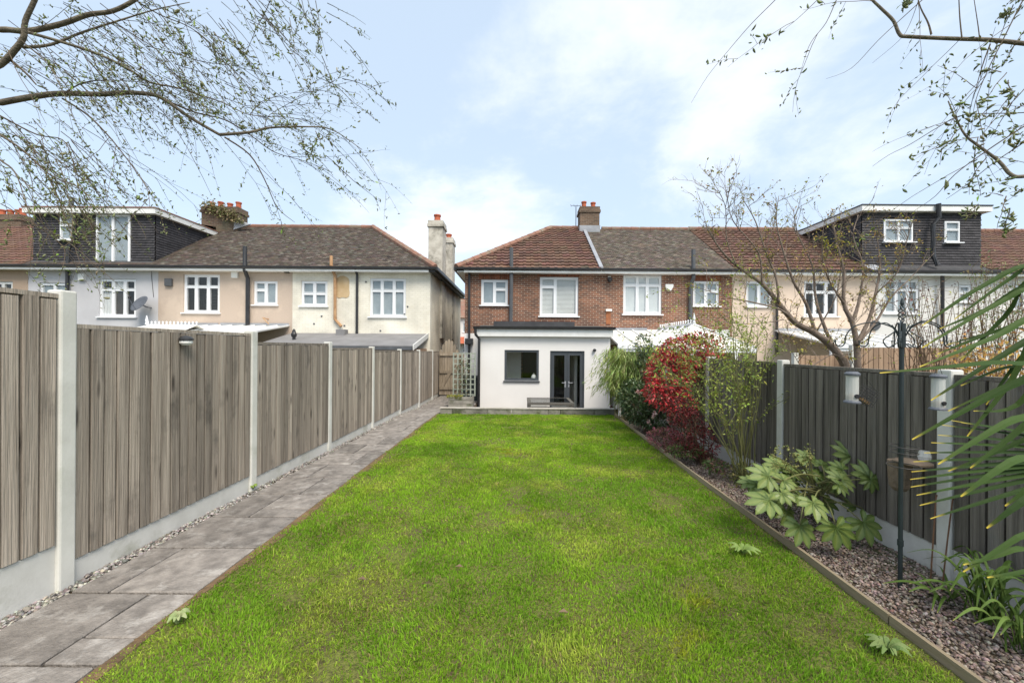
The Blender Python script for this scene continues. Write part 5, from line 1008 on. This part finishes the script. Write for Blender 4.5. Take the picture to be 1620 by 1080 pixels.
FL = [  # leaf hub in zoom px, radius px, tilt towards camera, in-plane spin, shade, depth
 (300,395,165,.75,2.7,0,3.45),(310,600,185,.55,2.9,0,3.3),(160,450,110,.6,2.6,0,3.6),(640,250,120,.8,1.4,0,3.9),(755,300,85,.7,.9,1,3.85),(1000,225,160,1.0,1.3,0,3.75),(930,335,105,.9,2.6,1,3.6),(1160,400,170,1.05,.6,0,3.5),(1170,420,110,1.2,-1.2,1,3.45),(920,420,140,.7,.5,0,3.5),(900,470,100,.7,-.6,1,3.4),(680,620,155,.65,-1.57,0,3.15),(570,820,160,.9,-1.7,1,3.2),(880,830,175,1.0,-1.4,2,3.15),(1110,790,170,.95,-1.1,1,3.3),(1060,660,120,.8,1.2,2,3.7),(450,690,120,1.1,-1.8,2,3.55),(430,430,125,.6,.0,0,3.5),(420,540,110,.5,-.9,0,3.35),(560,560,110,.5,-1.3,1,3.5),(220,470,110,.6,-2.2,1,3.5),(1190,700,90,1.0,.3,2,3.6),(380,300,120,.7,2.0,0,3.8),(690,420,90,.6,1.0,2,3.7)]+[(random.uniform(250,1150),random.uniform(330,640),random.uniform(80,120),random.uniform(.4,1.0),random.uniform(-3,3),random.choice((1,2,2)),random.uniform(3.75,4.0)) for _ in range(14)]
fst = MB()
for (x,y,r_,tilt,spin,sh,Y) in FL:
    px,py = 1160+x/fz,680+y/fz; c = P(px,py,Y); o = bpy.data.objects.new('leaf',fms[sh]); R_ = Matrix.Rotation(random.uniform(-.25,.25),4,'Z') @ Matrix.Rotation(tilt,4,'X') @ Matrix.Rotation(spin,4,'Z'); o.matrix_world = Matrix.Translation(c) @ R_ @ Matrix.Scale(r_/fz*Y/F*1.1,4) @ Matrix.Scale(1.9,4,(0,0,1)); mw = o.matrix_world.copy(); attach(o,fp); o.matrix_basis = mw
    p0 = hub+Vector((random.gauss(0,.04),random.gauss(0,.04),random.gauss(-.02,.06))); m = MB(); m.tube(smooth_path([p0,p0.lerp(c,.55)+Vector((0,0,.04)),c],4),.007,.005,n=5); m.build('petiole','stem_green',fp)
for (bx,lx) in ((1262,1285),(1300,1298)): m = MB(); m.tube(smooth_path([Vector((P(bx,835,3.7).x,3.72,gz(3.7)-.08)),P((bx+lx)/2,810,3.7),P(lx,770,3.7)],4),.022,.014,n=7); m.build('trunk','bark',fp)
m = MB(); rn = random.Random(6); bl = []
for k in range(16):
    p = hub+Vector((-.05,0,.05)); q = P(1245+rn.uniform(-25,40),725+rn.uniform(-18,20),3.6); pts = smooth_path([p,p.lerp(q,.6)+Vector((0,0,.03)),q],4); m.tube(pts,.004,.002,n=4); bl += [q+Vector((rn.gauss(0,.02),rn.gauss(0,.02),rn.gauss(0,.02))) for _ in range(14)]
m.build('flower_stalk','stem_green',fp); tag(catkins('seed_head',[tuple(b) for b in bl],.016,fp,[(.34,.34,.12),(.24,.26,.08)],rad=.4),kind='stuff')
# ------------------------------------------------------------------ palm at the right edge
pl = thing('palm',(2.62,1.25,-.08),'fan palm with long pointed green leaves reaching in from the right edge','palm')
m = MB(); m.tube(smooth_path([Vector((2.62,1.25,-.1)),Vector((2.6,1.25,.5)),Vector((2.5,1.22,1.1))]),.09,.08,n=10); m.build('trunk','bark',pl)
m = MB(); m.tube(smooth_path([Vector((2.5,1.22,1.1)),Vector((2.3,1.2,1.6)),Vector((2.05,1.15,1.88))]),.014,.010,n=6); m.build('petiole','stem_green',pl); m = MB(); m.tube(smooth_path([Vector((2.5,1.22,1.05)),Vector((2.7,1.5,1.15)),Vector((2.95,1.85,1.08))]),.014,.010,n=6); m.build('petiole','stem_green',pl)
def blade(pts,w,parent,col,tipc=(.55,.42,.06)):
    pts = smooth_path(pts,5); m = MB(); n = len(pts); up = Vector((.1,-.55,.8))
    for k in range(n-1):
        row = []
        for j in (k,k+1):
            t = j/(n-1); d = (pts[min(j+1,n-1)]-pts[max(j-1,0)]).normalized(); s = d.cross(up).normalized(); nn = s.cross(d); ww = w*(.55+.45*min(1,t*3))*(1-max(0,(t-.45)/.55)**1.5)+.0015; c = tuple(a*(1-max(0,(t-.93)/.07))+b*max(0,(t-.93)/.07) for a,b in zip(col,tipc)); row.append((pts[j],s*ww,nn*ww*.35,c))
        (p,s0,n0,c0),(q,s1,n1,c1) = row
        for sg in (1,-1):
            a = [p,p+s0*sg+n0,q+s1*sg+n1,q]; i = len(m.v); a = a if sg > 0 else a[::-1]; cs = [c0,c0,c1,c1]; m.v += [tuple(x) for x in a]; m.c += cs if sg > 0 else cs[::-1]; m.f.append((i,i+1,i+2,i+3))
    return m.build('leaf_blade','palm_leaf',parent,smooth=True,cols=True)
G1 = (.034,.066,.012); G2 = (.05,.088,.02); G3_ = (.024,.048,.01)
hA = Vector((2.05,1.15,1.88))
for (bx,by,mx_,my_,tx,ty,Y,w) in ((1660,415,1560,450,1459,515,1.2,.017),(1660,440,1560,490,1487,520,1.25,.015),(1660,450,1580,480,1459,550,1.2,.017),(1650,500,1560,530,1483,560,1.25,.014),(1660,490,1570,535,1455,580,1.15,.018),(1680,560,1560,575,1392,590,1.0,.020),(1670,520,1590,560,1473,633,1.15,.019),(1670,570,1570,625,1443,695,1.1,.021),(1680,630,1590,670,1484,734,1.05,.022),(1690,690,1600,730,1520,785,1.0,.022),(1690,755,1630,785,1561,835,1.0,.022),(1690,800,1610,850,1524,904,1.1,.018),(1680,820,1600,870,1524,893,1.1,.017),(1690,880,1640,900,1562,913,1.1,.018),(1680,470,1600,600,1530,690,1.2,.017),(1660,430,1590,500,1520,570,1.25,.014),(1690,540,1610,640,1540,650,1.2,.016),(1690,600,1620,600,1500,650,1.2,.015),(1680,400,1600,440,1510,505,1.3,.013),(1690,520,1600,520,1500,545,1.3,.013),(1690,610,1600,690,1535,740,1.15,.017),(1690,650,1610,700,1500,745,1.2,.016),(1690,590,1600,580,1520,610,1.3,.014),(1690,700,1640,760,1590,800,1.1,.018),(1690,500,1620,560,1560,640,1.3,.014)):
    blade([hA+Vector((random.gauss(0,.02),random.gauss(0,.02),random.gauss(0,.02))),P(bx,by,(Y+1.15)/2),P(mx_,my_,Y),P(tx,ty,Y)],w*.44,pl,random.choice((G1,G2,G3_)))
hB = Vector((2.95,1.85,1.08))
for k,(tx,ty) in enumerate(((1490,672),(1484,688),(1473,700),(1462,716),(1445,730),(1442,746),(1440,758),(1441,770),(1450,783),(1455,799),(1472,820),(1505,665),(1520,668))):
    tip = P(tx,ty,1.75); blade([hB+Vector((random.gauss(0,.01),random.gauss(0,.01),random.gauss(0,.01))),hB.lerp(tip,.5)+Vector((0,0,.02)),tip],.010,pl,random.choice((G1,G3_)))
# strap-leaved clumps and weeds
def straps(label,px,py,n,hgt,seed,base=None):
    rn = random.Random(seed); Y = 1.62*F/(py-CY); b = P(px,py,Y); b.z = gz(Y)-.05; r = thing('strap_leaved_plant',b,label,'plant','strap-leaved clumps in the bed')
    for k in range(n):
        a = rn.uniform(0,6.28); o_ = rn.uniform(.08,.3); h_ = hgt*rn.uniform(.6,1.1); p = b+Vector((rn.gauss(0,.04),rn.gauss(0,.04),0)); d = Vector((math.cos(a)*o_,math.sin(a)*o_,0)); blade([p,p+d*.35+Vector((0,0,h_*.75)),p+d*.8+Vector((0,0,h_)),p+d*1.3+Vector((0,0,h_*.75))],.008,r,rn.choice(((.12,.19,.04),(.16,.24,.06),(.09,.15,.03))),(.4,.34,.12))
straps('clump of narrow strap-like green leaves beside the fence post',1568,965,42,.34,1); straps('smaller clump of strap-like leaves at the right edge',1622,1010,34,.26,2); straps('few thin grassy leaves sprouting on the gravel before the post',1490,930,9,.14,3)
def rosette(label,px,py,n,ln,cols,seed):
    rn = random.Random(seed); Y = 1.6*F/(py-CY)*1.0; b = P(px,py,Y); b.z = gz(Y)+.01; r = thing('weed',b,label,'plant','leafy weeds along the lawn edges')
    for k in range(n):
        a = 6.283*k/n+rn.uniform(-.3,.3); l_ = ln*rn.uniform(.7,1.2); d = Vector((math.cos(a),math.sin(a),0)); blade([b,b+d*l_*.5+Vector((0,0,.05)),b+d*l_+Vector((0,0,.035))],.011,r,rn.choice(cols),cols[0])
rosette('pale leafy weed rosette on the lawn before the fatsia',1175,866,11,.11,[(.20,.28,.08),(.16,.24,.06)],1); rosette('grey green weed at the lawn edge near the lower right',1405,1022,15,.09,[(.15,.22,.07),(.19,.25,.09)],2); rosette('small weed sprouting at the path edge lower left',282,983,9,.06,[(.26,.32,.14),(.32,.36,.18)],3); rosette('tiny weed at the foot of the second fence post',400,770,8,.06,[(.2,.28,.06)],4)
# ------------------------------------------------------------------ bird feeding station
pb = P(1424,918,2.78); bz = gz(2.78)-.06; X_,Y_ = pb.x,2.78; pole = thing('feeder_pole',(X_,Y_,bz),'dark green metal bird feeder pole with scrolled hooks on the gravel','bird feeder')
ztp = P(1421,545,Y_).z; MB().tube([(X_,Y_,bz),(X_,Y_,ztp)],.0135,n=12).build('pole','iron_green',pole)
for py in (858,713): zz = P(1421,py,Y_).z; MB().tube([(X_,Y_,zz-.02),(X_,Y_,zz+.02)],.018,n=12).build('collar','iron_green',pole)
MB().tube([(X_,Y_,ztp-.02),(X_,Y_,ztp+.15)],.022,n=12).build('head','iron_green',pole)
for k in range(3):
    pts = []
    for j in range(24): t = j/23; a = t*9.4+k*2.09; r = .018*math.sin(math.pi*t)+.003; pts.append((X_+r*math.cos(a),Y_+r*math.sin(a),ztp+.15+.13*t))
    MB().tube(pts,.0035,n=5).build('finial_twist','iron_green',pole)
MB().lathe((X_,Y_,ztp+.28),[(.008,0),(.012,.015),(.004,.05)],8).build('finial_tip','iron_green',pole)
def hook(a,ln,zz):
    d = Vector((math.cos(a),math.sin(a),0)); c = Vector((X_,Y_,zz)); pts = [c+d*.02,c+d*.05+Vector((0,0,.06)),c+d*ln*.5+Vector((0,0,.10)),c+d*ln*.85+Vector((0,0,.07)),c+d*ln+Vector((0,0,.0))]
    e = pts[-1]; pts += [e+Vector((0,0,-.05))+d*.005,e+Vector((0,0,-.075))+d*.03,e+Vector((0,0,-.06))+d*.06,e+Vector((0,0,-.025))+d*.065]; MB().tube(smooth_path(pts,4),.0045,n=6).build('hook','iron_green',pole)
    s = [c+d*.03+Vector((0,0,-.05)),c+d*.08+Vector((0,0,-.08)),c+d*.11+Vector((0,0,-.03)),c+d*.07+Vector((0,0,.01)),c+d*.04+Vector((0,0,.04)),c+d*.06+Vector((0,0,.08))]; MB().tube(smooth_path(s,4),.004,n=6).build('scroll','iron_green',pole)
for a,l_ in ((2.9,.34),(.15,.36),(1.9,.2),(-1.1,.22),(-2.4,.2),(1.0,.2)): hook(a,l_,ztp+.06)
for (py,r_) in ((703,.075),(712,.075),(733,.09)):
    zz = P(1410,py,Y_).z; cx_ = X_-.03; MB().tube([(cx_+r_*math.cos(t*.3142),Y_-.05+r_*math.sin(t*.3142),zz) for t in range(21)],.003,n=5).build('tray_ring','iron_wire',pole)
def tube_feeder(label,px,pyt,pyb,Y):
    a = P(px,pyt,Y); b = P(px,pyb,Y); hgt = a.z-b.z; r = thing('tube_feeder',(b.x,Y,b.z),label,'bird feeder','hanging seed tubes'); 
    MB().lathe((b.x,Y,b.z+.018),[(.036,0),(.036,hgt-.04)],14).build('tube','feeder_plastic',r); MB().lathe((b.x,Y,b.z),[(.05,0),(.05,.008),(.04,.018)],14).build('base_tray','dish_grey',r); MB().lathe((b.x,Y,a.z-.024),[(.044,0),(.046,.012),(.03,.026)],14).build('cap','dish_grey',r); MB().lathe((b.x,Y,b.z+.02),[(.033,0),(.033,.03),(.01,.04)],12).build('seed','bird_seed',r)
    MB().tube([(b.x,Y-.044,b.z+.05),(b.x,Y-.03,b.z+.05)],.014,n=10).build('port','plastic_black',r); MB().tube([(b.x-.03,Y,a.z-.005),(b.x,Y,a.z+.07),(b.x+.03,Y,a.z-.005)],.002,n=4).build('hanger','iron_wire',r)
tube_feeder('clear seed tube hanging on the left of the feeder pole',1348,588,637,2.7); tube_feeder('seed tube hanging on the right of the feeder pole near the pale post',1484,592,648,2.75)
cq = P(1372,626,2.68); cg = thing('suet_cage',cq,'square wire suet cage hanging tilted beside the seed tube','bird feeder'); 
Rm = Matrix.Rotation(.55,4,'Y')
for i in range(7):
    t = -.055+.11*i/6
    for yy_ in (-.018,.018):
        for seg in (((t,yy_,-.055),(t,yy_,.055)),((-.055,yy_,t),(.055,yy_,t))): MB().tube([cq+(Rm @ Vector(s)) for s in seg],.002,n=4).build('wire','iron_wire',cg)
MB().tube([cq+(Rm @ Vector((-.055,0,.055))),cq+Vector((-.02,0,.13)),cq+(Rm @ Vector((.055,0,.055)))],.0015,n=4).build('chain','iron_wire',cg)
bl_ = MB(); bl_.box(-.03,.03,-.012,.012,-.05,-.03); 
for i in range(len(bl_.v)): bl_.v[i] = tuple(cq+(Rm @ Vector(bl_.v[i])))
bl_.build('suet_remnant','bird_seed',cg)
tq = P(1448,735,2.95); bt = thing('bird_table',(tq.x,3.0,tq.z),'rustic log bird table fixed to the dark fence behind the pole','bird table')
MB().lathe((tq.x,2.97,tq.z),[(.10,0),(.115,.008),(.115,.018),(.10,.025)],12).build('table_top','log',bt); MB().lathe((tq.x-.01,3.06,tq.z-.23),[(.04,0),(.062,.03),(.07,.12),(.075,.228)],10).build('log','log',bt); MB().lathe((tq.x+.09,2.97,tq.z+.03),[(.035,0),(.04,.03),(.03,.07)],10).build('jar','feeder_plastic',bt)
for i,(xa,ya,xb,yb_,lab) in enumerate(((1472,912,1481,785,'thin rusty garden stake leaning before the dark boards'),(1490,925,1507,790,'thin rusty garden stake leaning against the pale post'))):
    p = P(xa,ya,2.7); q = P(xb,yb_,2.85); s_ = thing('garden_stake',p,lab,'stake'); MB().tube([p+Vector((0,0,-.04)),p.lerp(q,.5),q],.005,n=6).build('rod','rust_steel',s_); MB().tube([q,q+Vector((.005,0,.012))],.006,n=6).build('tip','rust_steel',s_)
